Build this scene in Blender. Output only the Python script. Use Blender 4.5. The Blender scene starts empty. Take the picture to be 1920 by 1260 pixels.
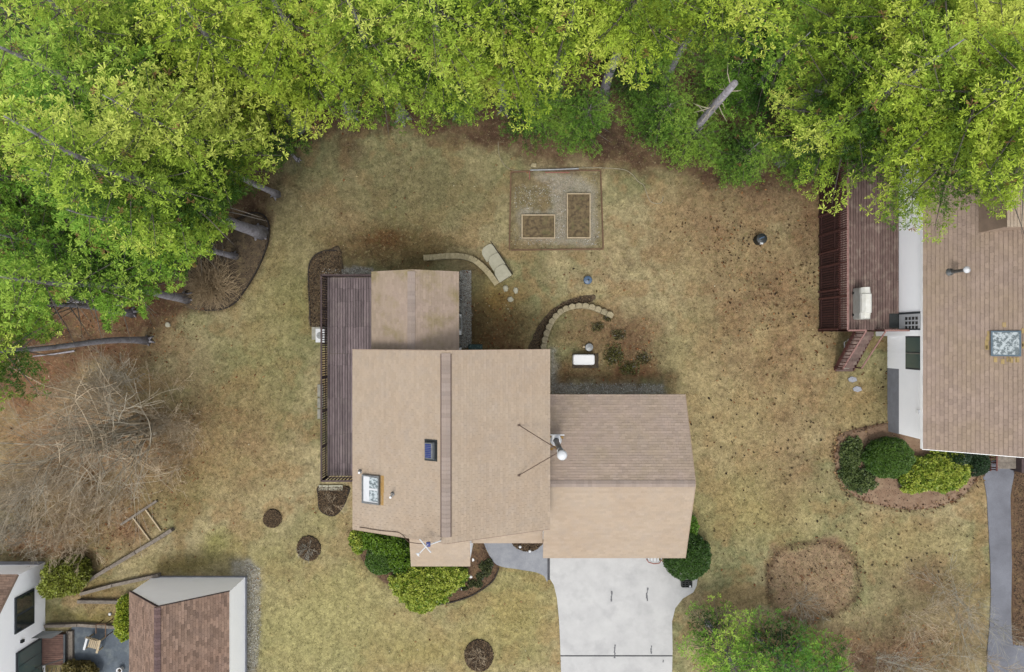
import bpy, math, random
import numpy as np
from mathutils import Vector

S = bpy.context.scene
# ------------------------------------------------------------ camera, light, exposure
HC, FP = 40.0, 1280.0            # drone height (m), focal length in pixels of a 1920 px wide frame
cam_data = bpy.data.cameras.new('camera'); cam = bpy.data.objects.new('camera', cam_data)
S.collection.objects.link(cam); S.camera = cam
cam.location = (0, 0, HC); cam.rotation_euler = (0, 0, 0)
cam_data.sensor_width = 36; cam_data.lens = 24; cam_data.clip_start = 0.5; cam_data.clip_end = 900

SUN_EL, SUN_AZ = math.radians(70), math.radians(195)      # high, from the front (south) side
world = bpy.data.worlds.new('World'); S.world = world; world.use_nodes = True
wn, wl = world.node_tree.nodes, world.node_tree.links
bg = wn['Background']; sky = wn.new('ShaderNodeTexSky'); sky.sky_type = 'NISHITA'; sky.sun_disc = False
sky.sun_elevation = SUN_EL; sky.sun_rotation = SUN_AZ; sky.air_density = 1.0; sky.dust_density = 2.0; sky.ozone_density = 1.0
hs = wn.new('ShaderNodeHueSaturation'); hs.inputs['Saturation'].default_value = 0.22
wl.new(sky.outputs[0], hs.inputs['Color']); wl.new(hs.outputs[0], bg.inputs[0]); bg.inputs[1].default_value = 0.15
sun_d = bpy.data.lights.new('sun', 'SUN'); sun_d.energy = 0.9; sun_d.angle = math.radians(14); sun_d.color = (1.0, .965, .90)
sun = bpy.data.objects.new('sun', sun_d); S.collection.objects.link(sun)
sd = Vector((math.sin(SUN_AZ)*math.cos(SUN_EL), math.cos(SUN_AZ)*math.cos(SUN_EL), math.sin(SUN_EL)))
sun.rotation_euler = sd.to_track_quat('Z', 'Y').to_euler()
S.view_settings.view_transform = 'Standard'; S.view_settings.look = 'None'
S.view_settings.exposure = 1.42; S.view_settings.gamma = 1.0
try: S.view_settings.use_curve_mapping = False
except Exception: pass
S.render.engine = 'CYCLES'; S.cycles.max_bounces = 6; S.cycles.diffuse_bounces = 3

rnd = random.Random(7); R = np.random.default_rng(11)

# ------------------------------------------------------------ helpers
def P(px, py, z=0.0):
    k = (HC - z)/FP
    return ((px-960)*k, -(py-630)*k, z)
def PX(px, z): return (px-960)*(HC-z)/FP
def PY(py, z): return -(py-630)*(HC-z)/FP
def s2l(v):
    v = v/255.0
    return v/12.92 if v <= .04045 else ((v+.055)/1.055)**2.4
ALB = 2.2
def C(r, g, b, k=1.0): return (s2l(r)*k/ALB, s2l(g)*k/ALB, s2l(b)*k/ALB)   # colour as seen in open light -> base colour

def tag(o, label=None, cat=None, group=None, kind=None):
    if label: o['label'] = label
    if cat: o['category'] = cat
    if group: o['group'] = group
    if kind: o['kind'] = kind
    return o
def link(o, parent=None):
    S.collection.objects.link(o)
    if parent is not None: o.parent = parent
    return o
def thing(name, label, cat, loc=(0, 0, 0), group=None):
    o = bpy.data.objects.new(name, None); o.empty_display_size = .3; link(o); o.location = loc
    return tag(o, label, cat, group)

class MB:
    def __init__(s): s.v = []; s.f = []; s.m = []; s.c = []
    def add(s, vs, fs, m=0, c=0.5):
        b = len(s.v); s.v += [tuple(q) for q in vs]
        s.f += [tuple(i+b for i in f) for f in fs]; s.m += [m]*len(fs); s.c += [c]*len(fs); return s
    def box(s, x0, y0, z0, x1, y1, z1, m=0, c=.5):
        if x0 > x1: x0, x1 = x1, x0
        if y0 > y1: y0, y1 = y1, y0
        if z0 > z1: z0, z1 = z1, z0
        return s.add([(x0,y0,z0),(x1,y0,z0),(x1,y1,z0),(x0,y1,z0),(x0,y0,z1),(x1,y0,z1),(x1,y1,z1),(x0,y1,z1)],
              [(0,3,2,1),(4,5,6,7),(0,1,5,4),(1,2,6,5),(2,3,7,6),(3,0,4,7)], m, c)
    def hexa(s, lo, hi, m=0, c=.5):      # two quads (4 points each)
        return s.add(list(lo)+list(hi), [(0,3,2,1),(4,5,6,7),(0,1,5,4),(1,2,6,5),(2,3,7,6),(3,0,4,7)], m, c)
    def bar(s, a, b, w, h, m=0, c=.5, up=(0,0,1)):
        a = Vector(a); b = Vector(b); d = (b-a).normalized(); u = Vector(up)
        if abs(d.dot(u)) > .98: u = Vector((1,0,0))
        sd_ = d.cross(u).normalized(); u = sd_.cross(d).normalized()
        q = lambda p: [p-sd_*w/2-u*h/2, p+sd_*w/2-u*h/2, p+sd_*w/2+u*h/2, p-sd_*w/2+u*h/2]
        return s.add(q(a)+q(b), [(0,1,2,3),(7,6,5,4),(0,4,5,1),(1,5,6,2),(2,6,7,3),(3,7,4,0)], m, c)
    def prism(s, pts, z0, z1, m=0, c=.5):
        n = len(pts); zs = z1 if hasattr(z1, '__len__') else [z1]*n
        a = sum(pts[i][0]*pts[(i+1)%n][1]-pts[(i+1)%n][0]*pts[i][1] for i in range(n))
        if a < 0: pts = pts[::-1]; zs = list(zs)[::-1]
        vs = [(p[0],p[1],z0) for p in pts]+[(p[0],p[1],z) for p, z in zip(pts, zs)]
        return s.add(vs, [tuple(range(n))[::-1], tuple(range(n,2*n))]+[(i,(i+1)%n,(i+1)%n+n,i+n) for i in range(n)], m, c)
    def tube(s, pts, rs, n=8, m=0, c=.5, cap=True):
        pts = [Vector(p) for p in pts]
        if not hasattr(rs, '__len__'): rs = [rs]*len(pts)
        b = len(s.v); ref = Vector((.31,.17,.93))
        for i, p in enumerate(pts):
            d = (pts[min(i+1,len(pts)-1)]-pts[max(i-1,0)]).normalized()
            u = d.cross(ref if abs(d.dot(ref)) < .95 else Vector((1,0,0))).normalized(); w = d.cross(u)
            for k in range(n):
                a = 2*math.pi*k/n; s.v.append(tuple(p+(u*math.cos(a)+w*math.sin(a))*rs[i]))
        fs = []
        for i in range(len(pts)-1):
            for k in range(n):
                fs.append((b+i*n+k, b+i*n+(k+1)%n, b+(i+1)*n+(k+1)%n, b+(i+1)*n+k))
        if cap: fs += [tuple(b+k for k in range(n))[::-1], tuple(b+(len(pts)-1)*n+k for k in range(n))]
        s.f += fs; s.m += [m]*len(fs); s.c += [c]*len(fs); return s
    def lathe(s, cx, cy, prof, n=20, m=0, c=.5):
        b = len(s.v)
        for r, z in prof:
            for k in range(n):
                a = 2*math.pi*k/n; s.v.append((cx+r*math.cos(a), cy+r*math.sin(a), z))
        fs = []
        for i in range(len(prof)-1):
            for k in range(n): fs.append((b+i*n+k, b+i*n+(k+1)%n, b+(i+1)*n+(k+1)%n, b+(i+1)*n+k))
        fs.append(tuple(b+(len(prof)-1)*n+k for k in range(n)))
        s.f += fs; s.m += [m]*len(fs); s.c += [c]*len(fs); return s
    def build(s, name, mats, parent=None, smooth=False, bevel=0, attr=True):
        me = bpy.data.meshes.new(name); me.from_pydata(s.v, [], s.f)
        if not isinstance(mats, (list, tuple)): mats = [mats]
        for mm in mats: me.materials.append(mm)
        if len(mats) > 1: me.polygons.foreach_set('material_index', s.m)
        if attr and len(set(s.c)) > 1:
            at = me.attributes.new('v', 'FLOAT', 'FACE'); at.data.foreach_set('value', s.c)
        if smooth: me.polygons.foreach_set('use_smooth', [True]*len(s.f))
        me.update()
        o = bpy.data.objects.new(name, me); link(o)
        if parent is not None: o.parent = parent; o.location = Vector((0,0,0))-Vector(parent_world(parent))
        if bevel:
            b = o.modifiers.new('b', 'BEVEL'); b.width = bevel; b.segments = 2; b.limit_method = 'ANGLE'
        return o
def parent_world(p):
    v = Vector(p.location)
    while p.parent is not None: p = p.parent; v = v+Vector(p.location)
    return v

# ------------------------------------------------------------ materials
def new_mat(name):
    m = bpy.data.materials.new(name); m.use_nodes = True
    nt = m.node_tree; return m, nt.nodes, nt.links, nt.nodes['Principled BSDF']
def noise(n, l, scale, detail=4, rough=.6, coord=None):
    t = n.new('ShaderNodeTexNoise'); t.inputs['Scale'].default_value = scale
    t.inputs['Detail'].default_value = detail; t.inputs['Roughness'].default_value = rough
    if coord is not None: l.new(coord, t.inputs['Vector'])
    return t.outputs['Fac']
def ramp(n, l, src, a, b, lo=0., hi=1.):
    r = n.new('ShaderNodeMapRange'); r.inputs['From Min'].default_value = a; r.inputs['From Max'].default_value = b
    r.inputs['To Min'].default_value = lo; r.inputs['To Max'].default_value = hi; l.new(src, r.inputs['Value']); return r.outputs[0]
def mix(n, l, fac, a, b, mode='MIX'):
    x = n.new('ShaderNodeMix'); x.data_type = 'RGBA'; x.blend_type = mode
    for sock, val in ((x.inputs['Factor'], fac), (x.inputs['A'], a), (x.inputs['B'], b)):
        if isinstance(val, (int, float)): sock.default_value = val
        elif isinstance(val, tuple): sock.default_value = (*val, 1) if len(val) == 3 else val
        else: l.new(val, sock)
    return x.outputs['Result']
def mat(name, c1, c2=None, scale=3.0, stain=None, sscale=.5, samt=(.52,.75), rough=.8, metal=0, bump=.0, bscale=60,
        fine=.18, fscale=70, objrand=0., facerand=0., stretch=None, spec=.3, object_coords=False):
    m, n, l, p = new_mat(name)
    tc = n.new('ShaderNodeTexCoord'); geo = n.new('ShaderNodeNewGeometry')
    co = tc.outputs['Object'] if object_coords else geo.outputs['Position']
    if stretch:
        mp = n.new('ShaderNodeMapping'); mp.inputs['Scale'].default_value = stretch; l.new(co, mp.inputs['Vector']); co = mp.outputs[0]
    c2 = c2 or tuple(x*.75 for x in c1)
    col = mix(n, l, ramp(n, l, noise(n, l, scale, 5, .65, co), .35, .65), c1, c2)
    if stain: col = mix(n, l, ramp(n, l, noise(n, l, sscale, 4, .6, geo.outputs['Position']), samt[0], samt[1]), col, stain)
    if fine:
        f = ramp(n, l, noise(n, l, fscale, 3, .7, co), .3, .7, 1-fine, 1+fine)
        v = n.new('ShaderNodeVectorMath'); v.operation = 'SCALE'; l.new(col, v.inputs[0]); l.new(f, v.inputs['Scale']); col = v.outputs[0]
    for amt, kind in ((objrand, 'o'), (facerand, 'f')):
        if amt:
            if kind == 'o': src = n.new('ShaderNodeObjectInfo').outputs['Random']
            else:
                a = n.new('ShaderNodeAttribute'); a.attribute_name = 'v'; src = a.outputs['Fac']
            f = ramp(n, l, src, 0, 1, 1-amt, 1+amt)
            v = n.new('ShaderNodeVectorMath'); v.operation = 'SCALE'; l.new(col, v.inputs[0]); l.new(f, v.inputs['Scale']); col = v.outputs[0]
    l.new(col, p.inputs['Base Color']); p.inputs['Roughness'].default_value = rough; p.inputs['Metallic'].default_value = metal
    p.inputs['Specular IOR Level'].default_value = spec
    if bump:
        b = n.new('ShaderNodeBump'); b.inputs['Strength'].default_value = bump; b.inputs['Distance'].default_value = .02
        l.new(noise(n, l, bscale, 4, .7, co), b.inputs['Height']); l.new(b.outputs[0], p.inputs['Normal'])
    return m
def tint_mat(name, trans=.3, rough=.6, fine=.0, fscale=30, attr='tint', spec=.2):
    m, n, l, p = new_mat(name)
    a = n.new('ShaderNodeAttribute'); a.attribute_name = attr; col = a.outputs['Color']
    if fine:
        geo = n.new('ShaderNodeNewGeometry')
        f = ramp(n, l, noise(n, l, fscale, 3, .7, geo.outputs['Position']), .3, .7, 1-fine, 1+fine)
        v = n.new('ShaderNodeVectorMath'); v.operation = 'SCALE'; l.new(col, v.inputs[0]); l.new(f, v.inputs['Scale']); col = v.outputs[0]
    l.new(col, p.inputs['Base Color']); p.inputs['Roughness'].default_value = rough; p.inputs['Specular IOR Level'].default_value = spec
    if trans:
        t = n.new('ShaderNodeBsdfTranslucent'); l.new(col, t.inputs['Color'])
        mx = n.new('ShaderNodeMixShader'); mx.inputs[0].default_value = trans
        l.new(p.outputs[0], mx.inputs[1]); l.new(t.outputs[0], mx.inputs[2]); l.new(mx.outputs[0], n['Material Output'].inputs[0])
    return m
def shingle_mat(name, base, warm, cool, blotch=None, vary=.05):
    m, n, l, p = new_mat(name)
    geo = n.new('ShaderNodeNewGeometry'); co = geo.outputs['Position']
    a = n.new('ShaderNodeAttribute'); a.attribute_name = 'v'
    oi = n.new('ShaderNodeObjectInfo')
    sm = n.new('ShaderNodeMath'); sm.operation = 'ADD'; l.new(a.outputs['Fac'], sm.inputs[0])
    rr = ramp(n, l, oi.outputs['Random'], 0, 1, 0, .0001); l.new(rr, sm.inputs[1])
    col = mix(n, l, ramp(n, l, noise(n, l, .5, 4, .6, co), .35, .65), base, warm)
    col = mix(n, l, ramp(n, l, noise(n, l, 1.7, 5, .7, co), .45, .75, 0, .6), col, cool)
    # patchy second tint laid over the slope
    if blotch is not None:
        col = mix(n, l, ramp(n, l, noise(n, l, .8, 5, .65, co), .5, .72, 0, .7), col, blotch)
    f = ramp(n, l, sm.outputs[0], 0, 1, 1-vary, 1+vary)
    v = n.new('ShaderNodeVectorMath'); v.operation = 'SCALE'; l.new(col, v.inputs[0]); l.new(f, v.inputs['Scale'])
    f2 = ramp(n, l, noise(n, l, 40, 3, .8, co), .25, .75, .86, 1.14)
    v2 = n.new('ShaderNodeVectorMath'); v2.operation = 'SCALE'; l.new(v.outputs[0], v2.inputs[0]); l.new(f2, v2.inputs['Scale'])
    l.new(v2.outputs[0], p.inputs['Base Color']); p.inputs['Roughness'].default_value = .95; p.inputs['Specular IOR Level'].default_value = .15
    b = n.new('ShaderNodeBump'); b.inputs['Strength'].default_value = .4; b.inputs['Distance'].default_value = .01
    l.new(noise(n, l, 220, 2, .8, co), b.inputs['Height']); l.new(b.outputs[0], p.inputs['Normal'])
    return m
def glass_mat(name, c=(.02,.03,.03), rough=.05):
    m, n, l, p = new_mat(name); p.inputs['Base Color'].default_value = (*c, 1); p.inputs['Roughness'].default_value = rough
    p.inputs['Specular IOR Level'].default_value = .8; p.inputs['Coat Weight'].default_value = .5
    return m

M = {}
M['roof'] = shingle_mat('tan_shingle', C(189,171,150), C(185,165,143), C(181,167,153), vary=.055)
M['roof_n'] = shingle_mat('north_shade_shingle', C(184,164,150), C(178,160,140), C(178,162,152), vary=.09)  # north garage slope: its weaker sunlight put into a darker tan
M['roof_wing'] = shingle_mat('olive_blotch_shingle', C(180,160,146), C(172,154,134), C(174,156,138), C(140,128,76), vary=.08)  # broken olive tint over both wing slopes
M['cap'] = shingle_mat('ridge_cap_shingle', C(168,152,141), C(164,148,136), C(160,149,143), vary=.09)
M['roof_r'] = shingle_mat('brown_shingle', C(170,150,136), C(168,148,128), C(160,140,128), vary=.10)
M['roof_l'] = shingle_mat('dark_brown_shingle', C(148,124,108), C(144,118,102), C(132,112,102), vary=.3)
M['cap_l'] = shingle_mat('dark_cap', C(112,92,92), C(118,96,90), C(104,88,92), vary=.15)
M['under'] = mat('roof_felt', C(70,60,54), rough=.9)
M['white'] = mat('white_siding', (.88,.88,.88), (.85,.853,.858), 1.2, rough=.55, fine=.03, bump=.05, bscale=8)
M['trim'] = mat('white_trim', (.78,.78,.77), (.72,.72,.72), 2, rough=.45, fine=.03)
M['tan_trim'] = mat('tan_fascia', C(196,170,148), C(180,156,136), 2, rough=.6, fine=.08)
M['found'] = mat('grey_foundation', C(176,178,186), C(160,162,168), 2, rough=.9, bump=.3)
M['glass'] = glass_mat('window_glass', (.06,.09,.085), .08)
M['darkglass'] = glass_mat('dark_window_glass', (.015,.02,.02), .05)
M['skyglass'] = None
M['deck'] = mat('weathered_deck', C(134,120,120), C(112,98,100), 2.5, stain=C(148,136,130), rough=.85, fine=.14, fscale=14, objrand=.24, stretch=(6,.8,1), bump=.2)
M['deck_d'] = mat('deck_rail', C(92,74,72), C(72,58,58), 4, rough=.8, objrand=.15)
M['deck_shadow'] = mat('joist_shade', C(40,34,34), rough=.9)  # near-black: shade under boards and behind skirt slats put into the colour
M['red_deck'] = mat('red_deck', C(132,110,102), C(108,86,80), 3, stain=C(158,142,128), sscale=2.6, samt=(.5,.8), rough=.85, fine=.18, fscale=12, objrand=.2, stretch=(5,.9,1), bump=.2)
M['red_rail'] = mat('red_brown_rail', C(116,72,64), C(92,54,50), 4, rough=.8, objrand=.18)
M['red_skirt'] = mat('red_brown_skirt', C(92,56,50), C(74,44,42), 4, rough=.85, objrand=.22)
M['red_top'] = mat('worn_rail_cap', C(166,130,122), C(148,106,98), 5, rough=.8)
M['concrete'] = mat('driveway_concrete', C(206,205,202), C(194,193,191), 1.0, stain=C(178,177,176), sscale=.9, samt=(.5,.78), rough=.85, fine=.05, fscale=60, bump=.15)
M['walk'] = mat('grey_walk', C(160,162,166), C(142,144,150), 1.5, rough=.9, fine=.12, fscale=35, bump=.4)
M['asphalt'] = mat('asphalt_path', C(132,134,142), C(112,113,120), .6, rough=.92, fine=.15, fscale=40, bump=.5)
M['patio'] = mat('blue_grey_patio', C(104,114,124), C(84,92,100), 1.2, stain=C(124,132,134), sscale=1.5, rough=.9, fine=.12, fscale=20, bump=.3)
M['tar'] = mat('tar_line', C(92,92,96), C(70,70,74), 6, rough=.9)
M['tar2'] = mat('tar_crack', C(104,104,106), C(130,130,132), 9, rough=.9)
M['mulch'] = mat('dark_mulch', C(86,74,60), C(60,52,44), 9, stain=C(104,92,70), sscale=2, rough=.95, fine=.4, fscale=28, bump=1., bscale=35)
M['mulch_red'] = mat('red_brown_mulch', C(118,92,68), C(94,72,54), 7, stain=C(136,112,78), sscale=1.2, rough=.95, fine=.38, fscale=26, bump=1., bscale=30)
M['mulch_tan'] = mat('needle_mulch', C(156,130,106), C(134,106,84), 3, stain=C(166,142,114), sscale=1, rough=.95, fine=.3, fscale=24, bump=.9, bscale=30)
M['soil'] = mat('bed_soil', C(110,94,72), C(80,68,54), 3.5, stain=C(136,120,88), sscale=1.6, rough=.95, fine=.35, fscale=26, bump=1., bscale=25)
M['bedsoil'] = mat('weedy_soil', C(140,122,90), C(84,70,52), 5, stain=C(112,108,70), sscale=2.6, rough=.95, fine=.3, fscale=20, bump=1., bscale=20)
M['blackedge'] = mat('bed_edging', C(58,50,42), C(40,34,30), 6, rough=.9)
M['stone'] = mat('tan_wall_stone', C(178,166,134), C(152,140,112), 5, rough=.9, fine=.14, fscale=30, bump=.5, objrand=.12)
M['step'] = mat('pale_step_stone', C(196,192,170), C(182,178,156), 4, rough=.9, fine=.08, bump=.3, objrand=.04)
M['wallcap'] = mat('mossy_wall_concrete', C(196,182,146), C(170,158,122), 6, rough=.95, fine=.15, bump=.4, objrand=.12)
M['paver'] = mat('grey_paver', C(176,172,158), C(150,148,136), 4, rough=.9, objrand=.1, bump=.3)
M['timber'] = mat('weathered_timber', C(150,140,128), C(120,110,100), 6, rough=.9, fine=.2, fscale=20, objrand=.15, bump=.4)
M['newwood'] = mat('pale_lumber', C(206,188,156), C(188,168,136), 5, rough=.8, objrand=.08)
M['brownwood'] = mat('brown_lumber', C(134,104,80), C(110,84,64), 5, rough=.9, objrand=.12)
M['bark'] = mat('pine_bark', C(186,182,188), C(150,146,150), 6, stain=C(120,114,112), sscale=2.5, rough=.95, fine=.3, fscale=25, bump=1., bscale=14)
M['limb'] = mat('pine_limb', C(128,120,110), C(96,90,82), 3, rough=.9)
M['twig'] = mat('bare_twig', C(220,202,172), C(190,168,138), 3, rough=.9, fine=.2)
M['twig2'] = mat('grey_twig', C(206,196,174), C(170,158,138), 2, rough=.9, fine=.2)
M['palewhite'] = mat('birch_twig', C(196,192,178), C(160,156,140), 3, rough=.9, fine=.2)
M['metal'] = mat('galvanised', C(150,152,152), C(120,122,122), 8, rough=.45, metal=.6, fine=.05)
M['alum'] = mat('white_metal', C(232,234,236), C(220,222,224), 5, rough=.4, fine=.02)
M['cover'] = mat('white_cover', C(236,235,228), C(220,218,206), 4, rough=.6, fine=.03, bump=.3, bscale=6)
M['plasticw'] = mat('white_tank', C(245,245,244), C(240,240,240), 4, rough=.4, fine=.01)
M['dgrey'] = mat('dark_grey_frame', C(74,80,84), C(60,66,70), 5, rough=.6, fine=.05)
M['dgrey_b'] = mat('vent_edge', C(104,84,76), C(92,74,68), 5, rough=.9)
M['black'] = mat('black_plastic', C(44,50,50), C(34,38,38), 5, rough=.5, fine=.05)
M['green'] = mat('dark_green_plastic', C(46,84,80), C(34,60,58), 12, rough=.6, stain=C(120,140,130), sscale=9, samt=(.55,.65))
M['blue'] = mat('blue_lid', C(86,112,140), C(70,92,118), 8, rough=.4)
M['panel'] = mat('solar_cell', C(44,62,130), C(34,50,112), 8, rough=.2, fine=.05)
M['rust'] = mat('brown_rod', C(106,84,70), C(90,70,58), 10, rough=.7)
M['hose'] = mat('old_hose', C(176,166,140), C(150,140,118), 8, rough=.7)
M['pink'] = mat('pinkish_pipe', C(170,110,96), C(150,96,84), 8, rough=.7)
M['needle'] = tint_mat('pine_needles', .30, .6)
M['leaf'] = tint_mat('shrub_leaves', .25, .45, spec=.35)
M['dry'] = tint_mat('dry_matter', .1, .9)
M['brick'] = mat('brown_porch_brick', C(128,98,86), C(104,78,70), 5, rough=.9, objrand=.15)
M['flower'] = mat('yellow_flower', C(230,210,60), rough=.6)
# sky-light pane: pale reflecting plastic with mottled reflections painted into its colour
def pane_mat():
    m, n, l, p = new_mat('skylight_glass'); geo = n.new('ShaderNodeNewGeometry')
    col = mix(n, l, ramp(n, l, noise(n, l, 7, 6, .75, geo.outputs['Position']), .46, .54), C(90,104,106), C(196,206,208))
    l.new(col, p.inputs['Base Color']); p.inputs['Roughness'].default_value = .06; p.inputs['Coat Weight'].default_value = .6
    return m
M['skyglass'] = pane_mat()

# ------------------------------------------------------------ numpy value noise, masks
def vnoise(x, y, cell, seed):
    g = np.random.default_rng(seed).random((256, 256))
    u = x/cell+1000; w = y/cell+1000
    i = np.floor(u).astype(int); j = np.floor(w).astype(int); fx = u-i; fy = w-j
    fx = fx*fx*(3-2*fx); fy = fy*fy*(3-2*fy)
    a = g[i % 256, j % 256]; b = g[(i+1) % 256, j % 256]; c = g[i % 256, (j+1) % 256]; d = g[(i+1) % 256, (j+1) % 256]
    return (a*(1-fx)+b*fx)*(1-fy)+(c*(1-fx)+d*fx)*fy
def fbm(x, y, cell, seed, o=4):
    t = 0; s = 0; a = 1
    for k in range(o): t = t+a*vnoise(x, y, cell/2**k, seed+k); s += a; a *= .55
    return t/s
def inpoly(px, py, poly):
    c = np.zeros(px.shape, bool); n = len(poly)
    for i in range(n):
        x1, y1 = poly[i]; x2, y2 = poly[(i+1) % n]
        if y1 == y2: continue
        k = ((y1 > py) != (y2 > py)) & (px < (x2-x1)*(py-y1)/(y2-y1)+x1)
        c ^= k
    return c
def pdist(px, py, poly, closed=True):
    d = np.full(px.shape, 1e9); n = len(poly)
    for i in range(n if closed else n-1):
        x1, y1 = poly[i]; x2, y2 = poly[(i+1) % n]; dx, dy = x2-x1, y2-y1
        t = np.clip(((px-x1)*dx+(py-y1)*dy)/(dx*dx+dy*dy+1e-9), 0, 1)
        d = np.minimum(d, np.hypot(px-x1-t*dx, py-y1-t*dy))
    return d
def soft(px, py, poly, w):        # 1 inside fading to 0 over w pixels
    d = pdist(px, py, poly); s = np.where(inpoly(px, py, poly), 1, -1)*d
    return np.clip(s/w+.5, 0, 1)
def smooth_poly(pts, n=6, closed=True):
    out = []; m = len(pts)
    rng = range(m) if closed else range(m-1)
    for i in rng:
        g = (lambda k: pts[k % m]) if closed else (lambda k: pts[min(max(k, 0), m-1)])
        p0, p1, p2, p3 = g(i-1), g(i), g(i+1), g(i+2)
        for k in range(n):
            t = k/n
            out.append(tuple(.5*((2*p1[a])+(-p0[a]+p2[a])*t+(2*p0[a]-5*p1[a]+4*p2[a]-p3[a])*t*t+(-p0[a]+3*p1[a]-3*p2[a]+p3[a])*t**3) for a in range(len(p1))))
    if not closed: out.append(tuple(pts[-1]))
    return out

# ------------------------------------------------------------ ground plan (photo pixels measured at ground level)
DRIVE = [(1030,1000),(1031,1085),(1038,1096),(1044,1120),(1048,1160),(1050,1200),(1053,1300),(1053,1400),(1258,1400),(1259,1300),(1261,1220),(1260,1165),(1266,1140),(1280,1122),(1300,1110),(1306,1098),(1308,1084),(1290,1080),(1235,1050),(1235,1000)]
WALK = [(905,1000),(908,1020),(917,1040),(926,1054),(940,1062),(975,1068),(1005,1073),(1020,1080),(1027,1086),(1027,1000)]
PATHR = [(1845,870),(1850,930),(1854,1000),(1857,1060),(1858,1130),(1858,1300),(1960,1300),(1960,1215),(1906,1210),(1898,1195),(1896,1150),(1897,1060),(1896,1000),(1895,930),(1900,870)]
PATIO = [(134,1178),(150,1174),(237,1178),(243,1200),(243,1300),(140,1300),(136,1240)]
BEDS = {
 'front': [(655,1000),(672,1035),(688,1062),(712,1085),(735,1100),(765,1115),(800,1132),(840,1130),(880,1118),(908,1102),(926,1086),(935,1065),(925,1052),(915,1038),(906,1018),(900,990),(820,980),(700,980)],
 'tree': [(385,470),(440,415),(470,400),(492,402),(504,420),(503,450),(494,480),(480,510),(462,540),(440,568),(415,580),(385,582),(350,575),(345,530),(360,490)],
 'deckbed': [(613,470),(592,478),(580,498),(579,530),(581,575),(583,612),(640,612),(640,472)],
 'cornerbed': [(597,912),(597,935),(600,955),(614,965),(628,966),(640,955),(650,935),(654,912)],
 'circle_a': [(511+17*math.cos(a)*(1+.04*math.sin(3*a)), 972+17*math.sin(a)) for a in np.linspace(0, 2*math.pi, 20, endpoint=False)],
 'circle_b': [(579+22*math.cos(a), 1028+23*math.sin(a)*(1+.04*math.sin(2*a))) for a in np.linspace(0, 2*math.pi, 22, endpoint=False)],
 'circle_c': [(898+27*math.cos(a), 1229+30*math.sin(a)) for a in np.linspace(0, 2*math.pi, 22, endpoint=False)],
 'island': [(1440,1100),(1443,1065),(1455,1040),(1475,1025),(1505,1018),(1545,1018),(1575,1026),(1600,1044),(1612,1068),(1614,1100),(1600,1128),(1570,1150),(1520,1165),(1470,1158),(1446,1135)],
 'rightbed': [(1580,812),(1568,835),(1566,865),(1572,895),(1590,920),(1620,938),(1665,950),(1720,955),(1775,945),(1810,925),(1835,895),(1842,880),(1842,800),(1690,790)],
 'farbed': [(1900,880),(1899,1190),(1906,1206),(1960,1210),(1960,880)],
 'trench': [(990,660),(998,635),(1010,610),(1030,585),(1055,567),(1085,556),(1115,553),(1110,566),(1080,570),(1055,580),(1035,600),(1022,625),(1015,660)],
 'porch': [(958,1000),(960,1018),(968,1027),(982,1033),(998,1033),(1008,1028),(1018,1018),(1018,1000)],
}
HOUSE_FOOT = [(600,517),(700,505),(862,505),(866,655),(1018,655),(1020,740),(1265,740),(1265,1010),(655,1000),(655,905),(600,905)]

CANOPY = [(-400,-400),(2400,-400),(2400,385),(1935,378),(1880,405),(1868,418),(1845,400),(1812,420),(1800,455),(1766,488),(1752,505),(1742,550),(1733,545),(1730,500),(1712,522),(1700,518),(1692,492),(1668,488),(1655,455),(1640,428),(1622,402),(1605,415),(1598,474),(1588,470),(1575,430),(1560,438),(1528,402),(1520,385),(1505,390),(1478,385),(1462,362),(1448,332),(1440,310),(1428,365),(1400,352),(1352,345),(1322,322),(1290,318),(1262,335),(1238,342),(1222,310),(1190,308),(1150,305),(1140,298),(1168,262),(1160,238),(1138,228),(1120,262),(1130,292),(1112,318),(1085,325),(1062,312),(1040,300),(998,304),(960,296),(945,282),(950,252),(938,262),(920,262),(898,240),(862,232),(835,236),(812,268),(790,278),(762,262),(742,238),(722,242),(700,228),(686,248),(668,250),(660,232),(640,236),(622,235),(612,262),(600,288),(582,290),(560,268),(540,292),(528,318),(505,340),(508,372),(498,385),(470,362),(440,372),(418,398),(440,432),(415,440),(398,462),(388,484),(362,500),(346,530),(318,540),(298,530),(292,560),(272,590),(240,565),(214,608),(204,630),(196,600),(170,560),(120,560),(92,552),(100,590),(110,624),(84,634),(50,640),(62,668),(100,688),(114,706),(96,735),(60,745),(30,765),(-5,778),(-400,800)]
CANOPY_S = [(1262,1300),(1268,1210),(1275,1150),(1310,1120),(1350,1105),(1395,1128),(1425,1135),(1470,1125),(1490,1112),(1500,1135),(1480,1160),(1560,1180),(1590,1200),(1600,1300)]
CANOPY_SE = [(1690,1400),(1710,1240),(1745,1228),(1775,1245),(1830,1262),(1840,1400)]

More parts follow.
